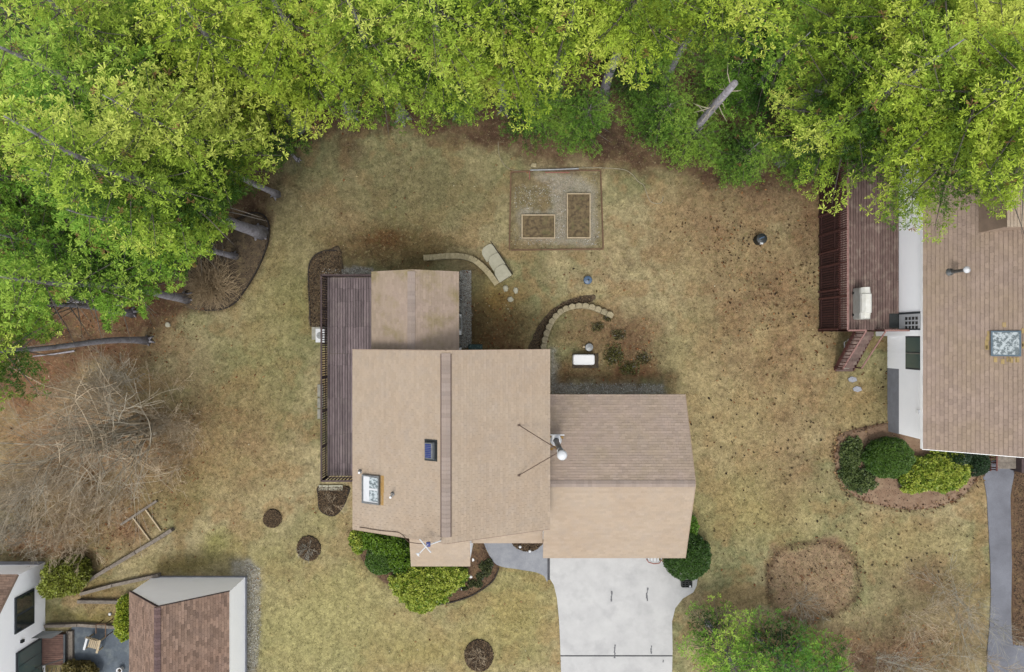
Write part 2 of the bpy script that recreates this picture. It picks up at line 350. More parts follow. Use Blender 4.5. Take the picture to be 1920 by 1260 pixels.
# ------------------------------------------------------------ ground
def ground():
    xs = np.concatenate([[-420,-250,-150,-90,-60,-45,-38], np.arange(-32, 32.01, .115), [38,45,60,90,150,250,420]])
    ys = np.concatenate([[-420,-250,-150,-90,-60,-42,-30], np.arange(-21.5, 21.51, .115), [30,42,60,90,150,250,420]])
    X, Y = np.meshgrid(xs, ys); nx, ny = len(xs), len(ys)
    px = X/HC*FP+960; py = -Y/HC*FP+630
    wx = px+(fbm(px, py, 60, 1)-.5)*60+(fbm(px, py, 14, 9)-.5)*16
    wy = py+(fbm(px, py, 60, 5)-.5)*60+(fbm(px, py, 14, 13)-.5)*16
    c = lambda r, g, b: np.array(C(r, g, b))
    big = fbm(px, py, 150, 21, 5)[..., None]; mid = fbm(px, py, 34, 31, 4)[..., None]; sm = fbm(px, py, 8, 41, 3)[..., None]
    st = lambda v, a, b: np.clip((v-a)/(b-a), 0, 1)
    col = c(170,158,118)*(1-st(big, .42, .58))+c(136,136,94)*st(big, .42, .58)
    col = col*(1-.5*st(mid, .5, .64))+.5*st(mid, .5, .64)*c(164,130,88); col = col*(1-.35*st(-mid, -.46, -.34))+.35*st(-mid, -.46, -.34)*c(196,182,132)
    def lay(w, cc, amt=1.0):
        nonlocal col
        w = (w*amt)
        if w.ndim == 2: w = w[..., None]
        col = col*(1-w)+cc*w
    def blob(x, y, rx, ry, cc, amt=.8, p=1.):
        d = np.hypot((wx-x)/rx, (wy-y)/ry)
        lay(np.clip(1.25-d, 0, 1)**p, cc, amt)
    # lawns
    blob(560,440,150,130, c(132,124,84), .7); blob(760,350,160,90, c(124,116,82), .75); blob(860,380,120,80, c(132,124,86), .6)
    blob(500,620,90,170, c(150,142,92), .6); blob(560,560,60,60, c(138,136,80), .5)
    blob(450,800,120,110, c(148,126,84), .7); blob(350,680,80,60, c(158,142,106), .6); blob(420,900,130,90, c(154,134,88), .6)
    blob(620,1150,220,130, c(168,160,104), .9); blob(560,1200,120,80, c(170,164,108), .8); blob(960,1160,110,110, c(164,152,92), .8); blob(800,1220,130,60, c(160,148,90), .8)
    blob(500,1040,70,60, c(152,146,92), .6); blob(600,990,60,60, c(158,148,98), .6)
    blob(1400,800,140,200, c(166,146,100), .7); blob(1300,700,60,160, c(166,148,104), .6); blob(1420,960,140,80, c(164,150,96), .7)
    blob(1360,470,150,120, c(150,126,88), .7); blob(1300,380,60,60, c(156,136,98), .7); blob(1260,430,26,70, c(172,152,108), .7)
    blob(1700,1020,130,70, c(168,152,104), .8); blob(1480,620,120,160, c(160,134,92), .7); blob(1600,760,90,70, c(156,134,88), .7)
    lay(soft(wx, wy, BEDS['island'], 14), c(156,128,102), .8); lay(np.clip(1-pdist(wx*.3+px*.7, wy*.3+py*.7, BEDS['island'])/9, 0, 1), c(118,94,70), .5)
    blob(1430,360,120,40, c(128,98,72), .75); blob(1530,400,50,80, c(124,92,66), .7)
    for (bx_, by_, rx_, ry_, am) in ((1470,600,150,230,.55),(1350,420,130,90,.5),(1560,480,40,130,.6),(1500,880,120,120,.35),(1380,560,90,60,.4),(1180,480,90,60,.35),(1060,500,90,40,.3),(450,850,60,120,.4),(380,740,50,90,.35),(560,1060,60,40,.25),(1700,980,100,40,.3),(620,380,80,60,.25)):
        d = np.hypot((wx-bx_)/rx_, (wy-by_)/ry_); lay(np.clip(1.2-d, 0, 1)*np.clip(fbm(px, py, 46, int(bx_), 5)*3.6-1.3, 0, 1), c(142,112,82), am*1.25)
        lay(np.clip(1.2-d, 0, 1)*np.clip(fbm(px, py, 26, int(by_)+3, 5)*4-2.1, 0, 1), c(96,78,58), am)
    # rusty and mossy ground behind the house
    blob(720,455,120,46, c(96,68,38), .95); blob(690,485,90,30, c(88,72,46), .8); blob(820,470,70,30, c(118,100,62), .7)
    blob(940,560,60,46, c(140,112,56), .85); blob(925,620,70,34, c(122,86,54), .85); blob(960,645,50,16, c(104,70,48), .8)
    blob(905,500,60,22, c(110,88,60), .6); blob(900,590,34,70, c(112,92,58), .8); blob(980,600,50,50, c(128,104,66), .7); blob(1170,640,90,80, c(120,94,66), .8); blob(1180,695,80,26, c(112,76,52), .85); blob(1080,640,50,30, c(134,112,76), .6); blob(1075,700,55,20, c(112,80,54), .8)
    blob(1110,620,70,46, c(128,104,74), .75); blob(1190,640,60,50, c(112,86,62), .7); blob(880,600,26,60, c(96,78,50), .7); blob(1130,670,26,36, c(104,98,54), .5)
    # woods floor at the left and at the top
    WOOD = [(-900,-900),(2900,-900),(2900,330),(1560,360),(1440,345),(1240,330),(1130,315),(940,285),(690,225),(625,240),(560,270),(520,330),(505,400),(440,500),(360,580),(300,630),(200,680),(150,700),(60,770),(-900,800)]
    lay(soft(wx, wy, WOOD, 34), c(104,80,60), .92)
    lay(soft(wx, wy, WOOD, 34)[..., None]*st(mid, .48, .6), c(84,62,48), .8)
    blob(200,590,140,40, c(134,98,70), .8); blob(230,660,90,30, c(130,92,68), .8); blob(330,545,30,20, c(136,88,64), .6); blob(60,700,80,60, c(120,78,52), .6)
    blob(740,200,160,40, c(84,66,50), .6); blob(1140,255,30,40, c(70,54,44), .9); blob(650,265,34,50, c(96,76,58), .7)
    # bramble ground bottom left
    blob(150,830,210,150, c(158,118,84), .9); blob(120,960,170,110, c(138,114,80), .8); blob(60,1020,130,40, c(132,88,66), .6); blob(240,990,60,50, c(132,96,70), .7)
    blob(330,930,60,60, c(126,106,64), .6); blob(300,860,60,70, c(122,98,70), .7); blob(350,1060,100,26, c(140,128,72), .8); blob(410,1030,40,30, c(146,146,74), .7)
    blob(160,1150,90,20, c(128,118,56), .7); blob(190,1100,60,26, c(136,112,66), .7)
    # south-east rough
    blob(1650,1220,220,80, c(124,96,74), .85); blob(1800,1130,70,110, c(142,122,88), .7); blob(1720,1100,80,60, c(138,110,84), .7); blob(1440,1230,130,80, c(118,96,68), .8)
    blob(1300,1120,30,40, c(150,130,96), .7); blob(1640,1250,60,30, c(90,70,56), .8); blob(1840,1000,18,200, c(146,122,80), .6); blob(1905,960,16,70, c(170,148,118), .8)
    # gravel areas, pale specks over soil
    grav = np.zeros_like(px)
    def gr(poly, w=8, amt=1.):
        nonlocal grav; grav = np.maximum(grav, soft(px+(fbm(px, py, 16, 51)-.5)*14, py+(fbm(px, py, 16, 57)-.5)*14, poly, w)*amt)
    gr([(600,502),(700,500),(700,520),(600,520)], 5, .8); gr([(862,507),(882,507),(883,652),(862,652)], 4, 1)
    gr([(1030,650),(1043,655),(1048,718),(1245,720),(1248,745),(1030,745)], 16, .7)
    gr([(432,1048),(468,1046),(488,1065),(492,1100),(486,1180),(480,1280),(440,1280)], 14, .6)
    gr([(1000,320),(1075,320),(1120,345),(1126,440),(1110,464),(1050,462),(975,452),(962,400),(985,360)], 26, .55)
    hole = soft(wx, wy, [(975,330),(1025,330),(1035,370),(1010,395),(970,390)], 18); grav = grav*(1-.8*hole)
    lay(grav, c(146,142,132), .8)
    GP = [(957,322),(1126,322),(1130,466),(955,466)]
    lay(soft(px, py, GP, 5)*(1-grav), c(116,104,76), .7)
    # soft dark band along the bed outlines
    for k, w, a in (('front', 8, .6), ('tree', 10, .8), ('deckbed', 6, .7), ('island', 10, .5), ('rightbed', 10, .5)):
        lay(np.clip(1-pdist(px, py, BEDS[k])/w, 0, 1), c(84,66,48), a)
    tr = [(985,665),(990,635),(1003,605),(1025,577),(1055,560),(1100,548),(1180,548)]
    lay(np.clip(1.1-pdist(px, py, tr, False)/6, 0, 1), c(170,150,104), .6)
    lum = col.mean(-1, keepdims=True); col = lum+(col-lum)*.9; col = col*np.array([1.06,1.03,.99])
    global GC; GC = (xs, ys, col)
    col = col*(.76+.48*sm)
    Z = (fbm(X, Y, 4, 61)-.5)*.06+(fbm(X, Y, .5, 71)-.5)*.04
    far = np.clip((np.maximum(np.abs(X)-34, np.abs(Y)-23))/40, 0, 1); Z = Z*(1-far)-.045
    V = np.stack([X.ravel(), Y.ravel(), Z.ravel()], 1)
    idx = np.arange(nx*ny).reshape(ny, nx)
    F = np.stack([idx[:-1,:-1].ravel(), idx[:-1,1:].ravel(), idx[1:,1:].ravel(), idx[1:,:-1].ravel()], 1)
    o = np_mesh('ground', V, F, None, col=col.reshape(-1, 3)); o['kind'] = 'structure'
    me = o.data; at = me.attributes.new('grav', 'FLOAT', 'POINT'); at.data.foreach_set('value', grav.ravel().astype(np.float32))
    me.polygons.foreach_set('use_smooth', np.ones(len(F), bool))
    m, n, l, p = new_mat('lawn_ground')
    a = n.new('ShaderNodeAttribute'); a.attribute_name = 'tint'; geo = n.new('ShaderNodeNewGeometry'); co = geo.outputs['Position']
    sc = lambda v, f: (lambda q: (l.new(v, q.inputs[0]), l.new(f, q.inputs['Scale']), q.outputs[0])[2])
    def scl(v, f):
        q = n.new('ShaderNodeVectorMath'); q.operation = 'SCALE'; l.new(v, q.inputs[0]); l.new(f, q.inputs['Scale']); return q.outputs[0]
    c1 = scl(a.outputs['Color'], ramp(n, l, noise(n, l, 2.2, 6, .75, co), .32, .68, .76, 1.22))
    c1 = scl(c1, ramp(n, l, noise(n, l, 8, 5, .85, co), .33, .67, .62, 1.38))
    c1 = mix(n, l, ramp(n, l, noise(n, l, 3.4, 6, .8, co), .52, .64, 0, .5), c1, C(112,108,64))
    c1 = mix(n, l, ramp(n, l, noise(n, l, 7, 5, .85, co), .56, .66, 0, .5), c1, C(200,186,146))
    vo = n.new('ShaderNodeTexVoronoi'); vo.inputs['Scale'].default_value = 22; l.new(co, vo.inputs['Vector'])
    bw = n.new('ShaderNodeRGBToBW'); l.new(vo.outputs['Color'], bw.inputs[0])
    gc = mix(n, l, ramp(n, l, bw.outputs[0], .25, .8), C(150,146,136), C(226,222,212))
    ag = n.new('ShaderNodeAttribute'); ag.attribute_name = 'grav'
    col_ = mix(n, l, ramp(n, l, ag.outputs['Fac'], .3, .9, 0, .75), c1, gc)
    l.new(col_, p.inputs['Base Color']); p.inputs['Roughness'].default_value = .95; p.inputs['Specular IOR Level'].default_value = .1
    b = n.new('ShaderNodeBump'); b.inputs['Strength'].default_value = .9; b.inputs['Distance'].default_value = .04
    l.new(noise(n, l, 12, 5, .8, co), b.inputs['Height']); l.new(b.outputs[0], p.inputs['Normal'])
    me.materials.append(m)
    return o

def np_mesh(name, V, F, m, parent=None, col=None, fcol=None):
    me = bpy.data.meshes.new(name); n = F.shape[1]
    me.vertices.add(len(V)); me.vertices.foreach_set('co', V.astype(np.float32).ravel())
    me.loops.add(F.size); me.loops.foreach_set('vertex_index', F.astype(np.int32).ravel())
    me.polygons.add(len(F)); me.polygons.foreach_set('loop_start', np.arange(0, F.size, n, dtype=np.int32))
    try: me.polygons.foreach_set('loop_total', np.full(len(F), n, dtype=np.int32))
    except Exception: pass
    me.update(calc_edges=True)
    if m is not None: me.materials.append(m)
    if col is not None or fcol is not None:
        cc = col if col is not None else fcol
        at = me.attributes.new('tint', 'FLOAT_COLOR', 'POINT' if col is not None else 'FACE')
        at.data.foreach_set('color', np.concatenate([cc, np.ones((len(cc), 1))], 1).astype(np.float32).ravel())
    o = bpy.data.objects.new(name, me); link(o)
    if parent is not None: o.parent = parent; o.location = -parent_world(parent)
    return o
ground()

def sheet(name, poly, z, m, z0=-.08, parent=None, smooth=4, mound=0.0, label=None, edge=0.0):
    pts = smooth_poly(poly, smooth) if smooth else list(poly)
    w = [P(x+(rnd.random()-.5)*edge, y+(rnd.random()-.5)*edge, 0)[:2] for x, y in pts]
    mb = MB()
    if mound:
        cx = sum(q[0] for q in w)/len(w); cy = sum(q[1] for q in w)/len(w); n = len(w); vs = []; fs = []
        rings = [(1.0, z0), (1.0, z), (.9, z+mound*.6), (.65, z+mound), (.3, z+mound*1.05)]
        for s_, zz in rings:
            for q in w: vs.append((cx+(q[0]-cx)*s_, cy+(q[1]-cy)*s_, zz+(rnd.random()-.5)*.02*(zz > z)))
        for r_ in range(len(rings)-1):
            for i in range(n): fs.append((r_*n+i, r_*n+(i+1)%n, (r_+1)*n+(i+1)%n, (r_+1)*n+i))
        fs.append(tuple((len(rings)-1)*n+i for i in range(n))); mb.add(vs, fs)
    else: mb.prism(w, z0, z)
    o = mb.build(name, m, parent, smooth=bool(mound))
    if parent is None: o['kind'] = 'structure'
    return o
# driveway: two slabs with a dark joint
drv = sheet('driveway', [(p[0], p[1]) for p in DRIVE], -.02, M['tar'], smooth=0)
def clip_y(poly, y, keep_below):
    out = []
    for i in range(len(poly)):
        a, b = poly[i], poly[(i+1) % len(poly)]
        ia = (a[1] > y) == keep_below; ib = (b[1] > y) == keep_below
        if ia: out.append(a)
        if ia != ib: t = (y-a[1])/(b[1]-a[1]); out.append((a[0]+(b[0]-a[0])*t, y))
    return out
sheet('slab', clip_y(DRIVE, 1228, False), .03, M['concrete'], parent=drv, smooth=0, z0=-.05)
sheet('slab', clip_y(DRIVE, 1230.5, True), .028, M['concrete'], parent=drv, smooth=0, z0=-.05)
def crack(x, y, ln, w):
    for k in range(int(ln/5)):
        a = [(x+rnd.uniform(-1,1)-w*rnd.uniform(.2,1), y+k*5), (x+w*rnd.uniform(.2,1), y+k*5+rnd.uniform(-1,1)), (x+w*rnd.uniform(.2,1), y+k*5+5.5), (x-w*rnd.uniform(.2,1), y+k*5+5.5)]
        MB().prism([P(*q)[:2] for q in a], .0305, .034).build('tar_patch', M['tar2'], drv)
        x += rnd.uniform(-.6,.6)
crack(1147,1107,20,2); crack(1214,1101,27,2.6); crack(1153,1208,26,2); crack(1221,1210,18,1.6); crack(1098,1079,4,3); crack(1243,1236,5,2)
sheet('walkway', WALK, .015, M['walk'], smooth=4, edge=.5)
o = MB().box(PX(1026.5,0), PY(1046,0), -.05, PX(1031,0), PY(1087,0), .04).build('drain_channel', M['tar']); o['kind'] = 'structure'
sheet('asphalt_path', PATHR, .01, M['asphalt'], smooth=4, edge=.6)
sheet('patio', PATIO, .01, M['patio'], smooth=2, edge=.6)
for k, m_, z, md in (('front','mulch_red',.0,.06),('tree','soil',.0,.04),('deckbed','soil',.0,.02),('cornerbed','mulch',.0,.06),('circle_a','mulch',.0,.06),('circle_b','mulch',.0,.06),
                  ('circle_c','mulch',.0,.06),('rightbed','mulch_tan',.0,.06),('farbed','mulch_red',.0,.05),('porch','mulch',.02,.05),('trench','soil',-.02,0)):
    sheet('mulch_bed', BEDS[k], z, M[m_], smooth=4, mound=md, edge=3.2 if 'circle' in k else 2.0)

# ------------------------------------------------------------ roofs and buildings
def roof_slope(parent, e0, e1, r0, r1, m, expo=.145, tab=.31, name='shingle', singles=0, course=.018, sd_=1, cvar=.10):
    """eave e0->e1, ridge r0->r1; overlapping shingle courses as real wedges"""
    e0, e1, r0, r1 = map(Vector, (e0, e1, r0, r1))
    nrm = (e1-e0).cross(r0-e0).normalized()
    if nrm.z < 0: nrm = -nrm
    # deck under the shingles
    mb = MB(); t = .12
    mb.hexa([e0-nrm*t, e1-nrm*t, r1-nrm*t, r0-nrm*t], [e0, e1, r1, r0]); mb.build('roof_deck', M['tan_trim'], parent)
    Ls = ((r0-e0).length+(r1-e1).length)/2; nc = max(1, int(round(Ls/expo)))
    rg = random.Random(sd_); mb = MB(); one = []
    for i in range(nc):
        a0, a1 = i/nc, min(1., (i+1)/nc)
        p0 = e0.lerp(r0, a0); p1 = e1.lerp(r1, a0); q0 = e0.lerp(r0, a1); q1 = e1.lerp(r1, a1)
        w = (p1-p0).length; nt = max(1, int(round(w/tab))); off = (i % 2)*.5+rg.uniform(-.1, .1)
        cuts = [0.]+sorted(c_ for c_ in [(k+off)/nt for k in range(nt+1)] if .004 < c_ < .996)+[1.]
        lift = course*1.5*(1+rg.uniform(-.15,.15)); cc0 = rg.gauss(0, cvar)
        for k in range(len(cuts)-1):
            s0, s1 = cuts[k], cuts[k+1]-.004/w*2
            lf = lift*(1+rg.uniform(-.25,.25))
            vs = [p0.lerp(p1, s0)+nrm*.002, p0.lerp(p1, s1)+nrm*.002, p0.lerp(p1, s1)+nrm*lf, p0.lerp(p1, s0)+nrm*lf, q0.lerp(q1, s1)+nrm*.003, q0.lerp(q1, s0)+nrm*.003]
            c_ = min(1, max(0, rg.gauss(.5, .15 if cvar > .1 else .3)+cc0))
            if singles: one.append((vs, c_))
            else: mb.add(vs, [(0,1,2,3),(3,2,4,5),(0,3,5),(1,4,2)], 0, c_)
    if singles:
        for k, (vs, c_) in enumerate(one):
            if k < singles:
                a = MB().add(vs, [(0,1,2,3),(3,2,4,5),(0,3,5),(1,4,2)], 0, c_)
                o = a.build(name, m, parent); at = o.data.attributes.new('v', 'FLOAT', 'FACE'); at.data.foreach_set('value', [c_]*4)
            else: mb.add(vs, [(0,1,2,3),(3,2,4,5),(0,3,5),(1,4,2)], 0, c_)
    if mb.f: o = mb.build('shingle_courses', m, parent); o['kind'] = 'stuff'
def ridge_caps(parent, a, b, w, drop, m, expo=.2, name='ridge_cap', z=.02, seed=3):
    a = Vector(a); b = Vector(b); L = (b-a).length; n = int(L/expo); d = (b-a)/n; dn = d.normalized(); sd_ = dn.cross(Vector((0,0,1))).normalized()
    rg = random.Random(seed)
    for i in range(n):
        p = a+d*i; q = p+d*1.25 if i < n-1 else p+d; lo = z+.004; hi = z+.022
        if i == n-1: q = b
        vs = [p+sd_*w+Vector((0,0,lo-drop)), p+Vector((0,0,lo)), p-sd_*w+Vector((0,0,lo-drop)), q+sd_*w+Vector((0,0,hi-drop)), q+Vector((0,0,hi)), q-sd_*w+Vector((0,0,hi-drop)),
              q+sd_*w+Vector((0,0,hi-drop-.03)), q-sd_*w+Vector((0,0,hi-drop-.03))]
        o = MB().add(vs, [(0,1,4,3),(1,2,5,4),(3,4,5,7,6),(0,3,6),(2,7,5)], 0, rg.random()).build(name, m, parent)
        at = o.data.attributes.new('v', 'FLOAT', 'FACE'); c_ = rg.random(); at.data.foreach_set('value', [c_]*5)
def gable_walls(parent, x0, x1, y0, y1, z_e, z_r, along, m='white'):
    """box walls with gable ends; 'along' = axis of the ridge"""
    mb = MB(); 
    if along == 'y':
        xm = (x0+x1)/2
        f = [(x0,y0,-.05),(x1,y0,-.05),(x1,y0,z_e),(xm,y0,z_r),(x0,y0,z_e)]; b = [(p[0],y1,p[2]) for p in f]
    else:
        ym = (y0+y1)/2
        f = [(x0,y0,-.05),(x0,y1,-.05),(x0,y1,z_e),(x0,ym,z_r),(x0,y0,z_e)]; b = [(x1,p[1],p[2]) for p in f]
    mb.add(f+b, [(0,1,2,3,4),(9,8,7,6,5)]+[(i,i+5,(i+1)%5+5,(i+1)%5) for i in range(5)])
    return mb.build('wall', M[m], parent)

main = thing('main_house', 'large tan-shingled gable house with an attached garage in the middle of the lot', 'house', (-3, -5, 0))
# main block
ZE, ZR = 6.0, 8.4
xw, xe, xr = PX(661.5,ZE), PX(1031,ZE), PX(836,ZR); yn, ys = PY(655.5,ZE), PY(992,ZE)
gable_walls(main, xw+.35, xe-.3, ys+.3, yn-.3, ZE-.1, ZR-.25, 'y')
roof_slope(main, (xw,ys,ZE), (xw,yn,ZE), (xr,ys,ZR), (xr,yn,ZR), M['roof'], sd_=1)
roof_slope(main, (xe,yn,ZE), (xe,ys,ZE), (xr,yn,ZR), (xr,ys,ZR), M['roof'], sd_=2)
ridge_caps(main, (xr,ys+.3,ZR), (xr,yn-.12,ZR), .21, .085, M['cap'], .2, z=.035)
for (x0, x1, nm) in ((xw, xw, 'w'), (xe, xe, 'e')):
    MB().box(x0-.015, ys, ZE-.16, x0+.015, yn, ZE+.01).build('fascia', M['tan_trim'], main)
for y_ in (yn+.012, ys-.012):
    for xa in (xw, xe):
        MB().bar((xa,y_,ZE-.06), (xr,y_,ZR-.06), .022, .15, 0).build('rake_board', M['tan_trim'], main)
MB().box(xr-.255, ys+.3, ZR-.1, xr+.255, yn-.15, ZR-.045).build('ridge_vent', M['dgrey_b'], main)
# rear wing
ZE2, ZR2 = 5.3, 6.4
ww, we, wr = PX(697,ZE2), PX(860,ZE2), PX(771,ZR2); wn_, ws_ = PY(509,ZE2), yn-.25
gable_walls(main, ww+.3, we-.25, ws_-.2, wn_-.3, ZE2-.1, ZR2-.2, 'y')
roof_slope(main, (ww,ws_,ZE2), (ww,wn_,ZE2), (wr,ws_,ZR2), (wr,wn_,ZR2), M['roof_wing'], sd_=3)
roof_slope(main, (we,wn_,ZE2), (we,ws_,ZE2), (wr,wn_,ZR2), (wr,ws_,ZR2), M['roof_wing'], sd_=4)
ridge_caps(main, (wr,ws_,ZR2), (wr,wn_-.1,ZR2), .19, .075, M['cap'], .2, seed=5, z=.035)
MB().box(we-.015, ws_, ZE2-.15, we+.015, wn_, ZE2+.01).build('fascia', M['tan_trim'], main)
MB().box(ww-.015, ws_, ZE2-.15, ww+.015, wn_, ZE2+.01).build('fascia', M['tan_trim'], main)
xwall = we-.25
for (ya, yb) in ((PY(524,2), PY(558,2)), (PY(560,2), PY(588,2)), (PY(628,2), PY(652,2))):
    f = MB().box(xwall+.001, yb, .5, xwall+.05, ya, 3.2).build('window', M['dgrey'], main)
    MB().box(xwall+.05, yb+.08, .6, xwall+.06, ya-.08, 3.1).build('pane', M['darkglass'], f)
f = MB().box(xwall+.001, PY(620,2), .3, xwall+.06, PY(592,2), 2.8).build('door', M['alum'], main)
MB().box(xwall+.06, PY(617,2), .9, xwall+.066, PY(595,2), 2.6).build('pane', M['glass'], f)
for k in range(3):     # small panes on the unseen sides
    f = MB().box(xw+.30, -3.2-k*2.3, 3.9, xw+.349, -2.2-k*2.3, 5.2).build('window', M['dgrey'], main)
    MB().box(xw+.28, -3.1-k*2.3, 4.0, xw+.3, -2.3-k*2.3, 5.1).build('pane', M['darkglass'], f)
# garage wing
ZG, ZGR = 3.0, 5.1
gw, ge = PX(1018,ZG), (PX(1282,ZG)+PX(1287.5,ZG))/2; gn, gs, gr_ = PY(740,ZG), PY(1046,ZG), PY(907,ZGR)
mb = MB(); f = [(-.3+gw+.4,gs+.4,-.05),(gw+.1,gn-.3,-.05),(gw+.1,gn-.3,ZG-.1),(gw+.1,gr_,ZGR-.22),(gw+.1,gs+.4,ZG-.1)]; f[0] = (gw+.1,gs+.4,-.05)
mb.add(f+[(ge-.25,p[1],p[2]) for p in f], [(4,3,2,1,0),(5,6,7,8,9)]+[(i,(i+1)%5,(i+1)%5+5,i+5) for i in range(5)]); mb.build('wall', M['white'], main)
roof_slope(main, (xe-.3,gn,ZG), (ge,gn,ZG), (xe-.3,gr_,ZGR), (ge,gr_,ZGR), M['roof_n'], sd_=5)
roof_slope(main, (gw,gs,ZG), (ge,gs,ZG), (gw,gr_,ZGR), (ge,gr_,ZGR), M['roof'], sd_=6, course=.010)
ridge_caps(main, (xe-.1,gr_,ZGR), (ge-.03,gr_,ZGR), .17, .07, M['cap'], .2, seed=8, z=.03)
MB().box(gw, gs-.015, ZG-.16, ge, gs+.015, ZG+.005).build('fascia', M['tan_trim'], main)
MB().box(xe-.3, gn-.015, ZG-.16, ge, gn+.015, ZG+.005).build('fascia', M['tan_trim'], main)
for ya in (gn, gs): MB().bar((ge+.012,ya,ZG-.06), (ge+.012,gr_,ZGR-.06), .022, .15).build('rake_board', M['tan_trim'], main)
for k in range(2):
    d0 = gw+.7+k*3.5
    gd = MB().box(d0, gs+.36, .02, d0+2.7, gs+.398, 2.2).build('garage_door', M['trim'], main)
    for j in range(4): MB().box(d0+.05, gs+.345, .06+j*.54, d0+2.65, gs+.36, .54+j*.54).build('door_panel', M['white'], gd)
# front bay with a low shed roof
b0, b1, bs = PX(770.5,3.6), PX(882,3.6), PY(1061.5,3.6)
MB().add([(b0+.12,bs+.3,-.05),(b1-.02,bs+.3,-.05),(b1-.02,ys+.25,-.05),(b0+.12,ys+.25,-.05),(b0+.12,bs+.3,3.5),(b1-.02,bs+.3,3.5),(b1-.02,ys+.25,4.45),(b0+.12,ys+.25,4.45)],
         [(0,3,2,1),(4,5,6,7),(0,1,5,4),(1,2,6,5),(2,3,7,6),(3,0,4,7)]).build('wall', M['white'], main)
roof_slope(main, (b0,bs,3.6), (b1,bs,3.6), (b0,ys+.28,4.6), (b1,ys+.28,4.6), M['roof'], sd_=7, course=.010)
MB().box(b0, bs-.015, 3.46, b1, bs+.012, 3.6).build('fascia', M['tan_trim'], main)
# entry roof beside the bay
es = PY(1018,3.2)
roof_slope(main, (b1+.03,es,3.2), (gw-.02,es,3.2), (b1+.03,ys+.28,3.75), (gw-.02,ys+.28,3.75), M['roof'], sd_=9, course=.010)
MB().box(b1+.03, es-.015, 3.05, gw-.02, es+.012, 3.2).build('fascia', M['tan_trim'], main)
MB().bar((b1+.2,es+.12,0), (b1+.2,es+.12,3.1), .12, .12).build('porch_post', M['trim'], main)

# things on the main roof
def on_west(px, py):       # point on the west slope of the main roof seen at this place
    z = 7.
    for _ in range(12):
        x = PX(px, z); z = ZE+(ZR-ZE)*(x-xw)/(xr-xw)
    return Vector((PX(px, z), PY(py, z), z))
def on_east(px, py):
    z = 7.
    for _ in range(12):
        x = PX(px, z); z = ZE+(ZR-ZE)*(xe-x)/(xe-xr)
    return Vector((PX(px, z), PY(py, z), z))
nw = Vector((-(ZR-ZE), 0, xr-xw)).normalized(); tw = Vector((xr-xw, 0, ZR-ZE)).normalized(); ty = Vector((0,1,0))
def slab_on(c, u, v, n, a, b, h0, h1): 
    lo = [c-u*a-v*b+n*h0, c+u*a-v*b+n*h0, c+u*a+v*b+n*h0, c-u*a+v*b+n*h0]; return lo, [p+n*(h1-h0) for p in lo]
# skylight on the west slope
c = on_west(698, 917); t = thing('skylight', 'white framed skylight on the west slope of the tan roof beside two vent pipes', 'skylight', tuple(c))
for (u0, u1, v0, v1) in ((-.52,.52,-.70,-.63), (-.52,.52,.63,.70), (-.52,-.45,-.63,.63), (.45,.52,-.63,.63)):
    q = c+tw*(u0+u1)/2+ty*(v0+v1)/2; MB().hexa(*slab_on(q, tw, ty, nw, (u1-u0)/2, (v1-v0)/2, .0, .17)).build('frame', M['metal'], t)
MB().hexa(*slab_on(c-tw*.27, tw, ty, nw, .18, .63, .02, .13)).build('shade', M['alum'], t)
for v_ in (-.3, .33): MB().hexa(*slab_on(c+tw*.18+ty*v_, tw, ty, nw, .27, .27, .02, .12)).build('pane', M['skyglass'], t)
MB().hexa(*slab_on(c+tw*.18+ty*.02, tw, ty, nw, .27, .045, .02, .135)).build('crossbar', M['alum'], t)
MB().hexa(*slab_on(c+tw*.18-ty*.6, tw, ty, nw, .27, .03, .02, .13)).build('crossbar', M['alum'], t)
MB().hexa(*slab_on(c+tw*.62, tw, ty, nw, .10, .72, .015, .028)).build('flashing', mat('rusty_flashing', C(186,150,90), C(170,132,74), 9, rough=.9, fine=.2), t)
# plumbing vents
for (px, py, h, lab, s_) in ((676,884,.35,'short white vent pipe above the corner of the white skylight',.055), (737,926,.75,'taller white vent pipe right of the white skylight',.055)):
    c = on_west(px, py); t = thing('vent_pipe', lab, 'vent pipe', tuple(c), group='white plumbing vents on the tan roof')
    MB().tube([c-Vector((0,0,.1)), c+Vector((0,0,h))], s_, 12).build('pipe', M['alum'], t)
    MB().tube([c-Vector((0,0,.02)), c+Vector((0,0,.08))], [.13,.075], 12).build('boot', M['metal'], t)
# solar powered vent
c = on_west(808.5, 844); t = thing('solar_vent', 'grey solar roof vent with a blue striped panel near the main ridge', 'roof vent', tuple(c))
MB().hexa(*slab_on(c, tw, ty, nw, .34, .5, .0, .05)).build('base', M['black'], t)
MB().hexa(*slab_on(c+tw*.02, tw, ty, nw, .27, .41, .05, .2)).build('housing', M['dgrey'], t, bevel=.03)
MB().hexa(*slab_on(c, tw, ty, nw, .22, .36, .2, .225)).build('panel_frame', M['metal'], t)
for k in range(8): MB().hexa(*slab_on(c-tw*.03+ty*(-.29+k*.083), tw, ty, nw, .16, .033, .226, .235)).build('solar_cell', M['panel'], t)
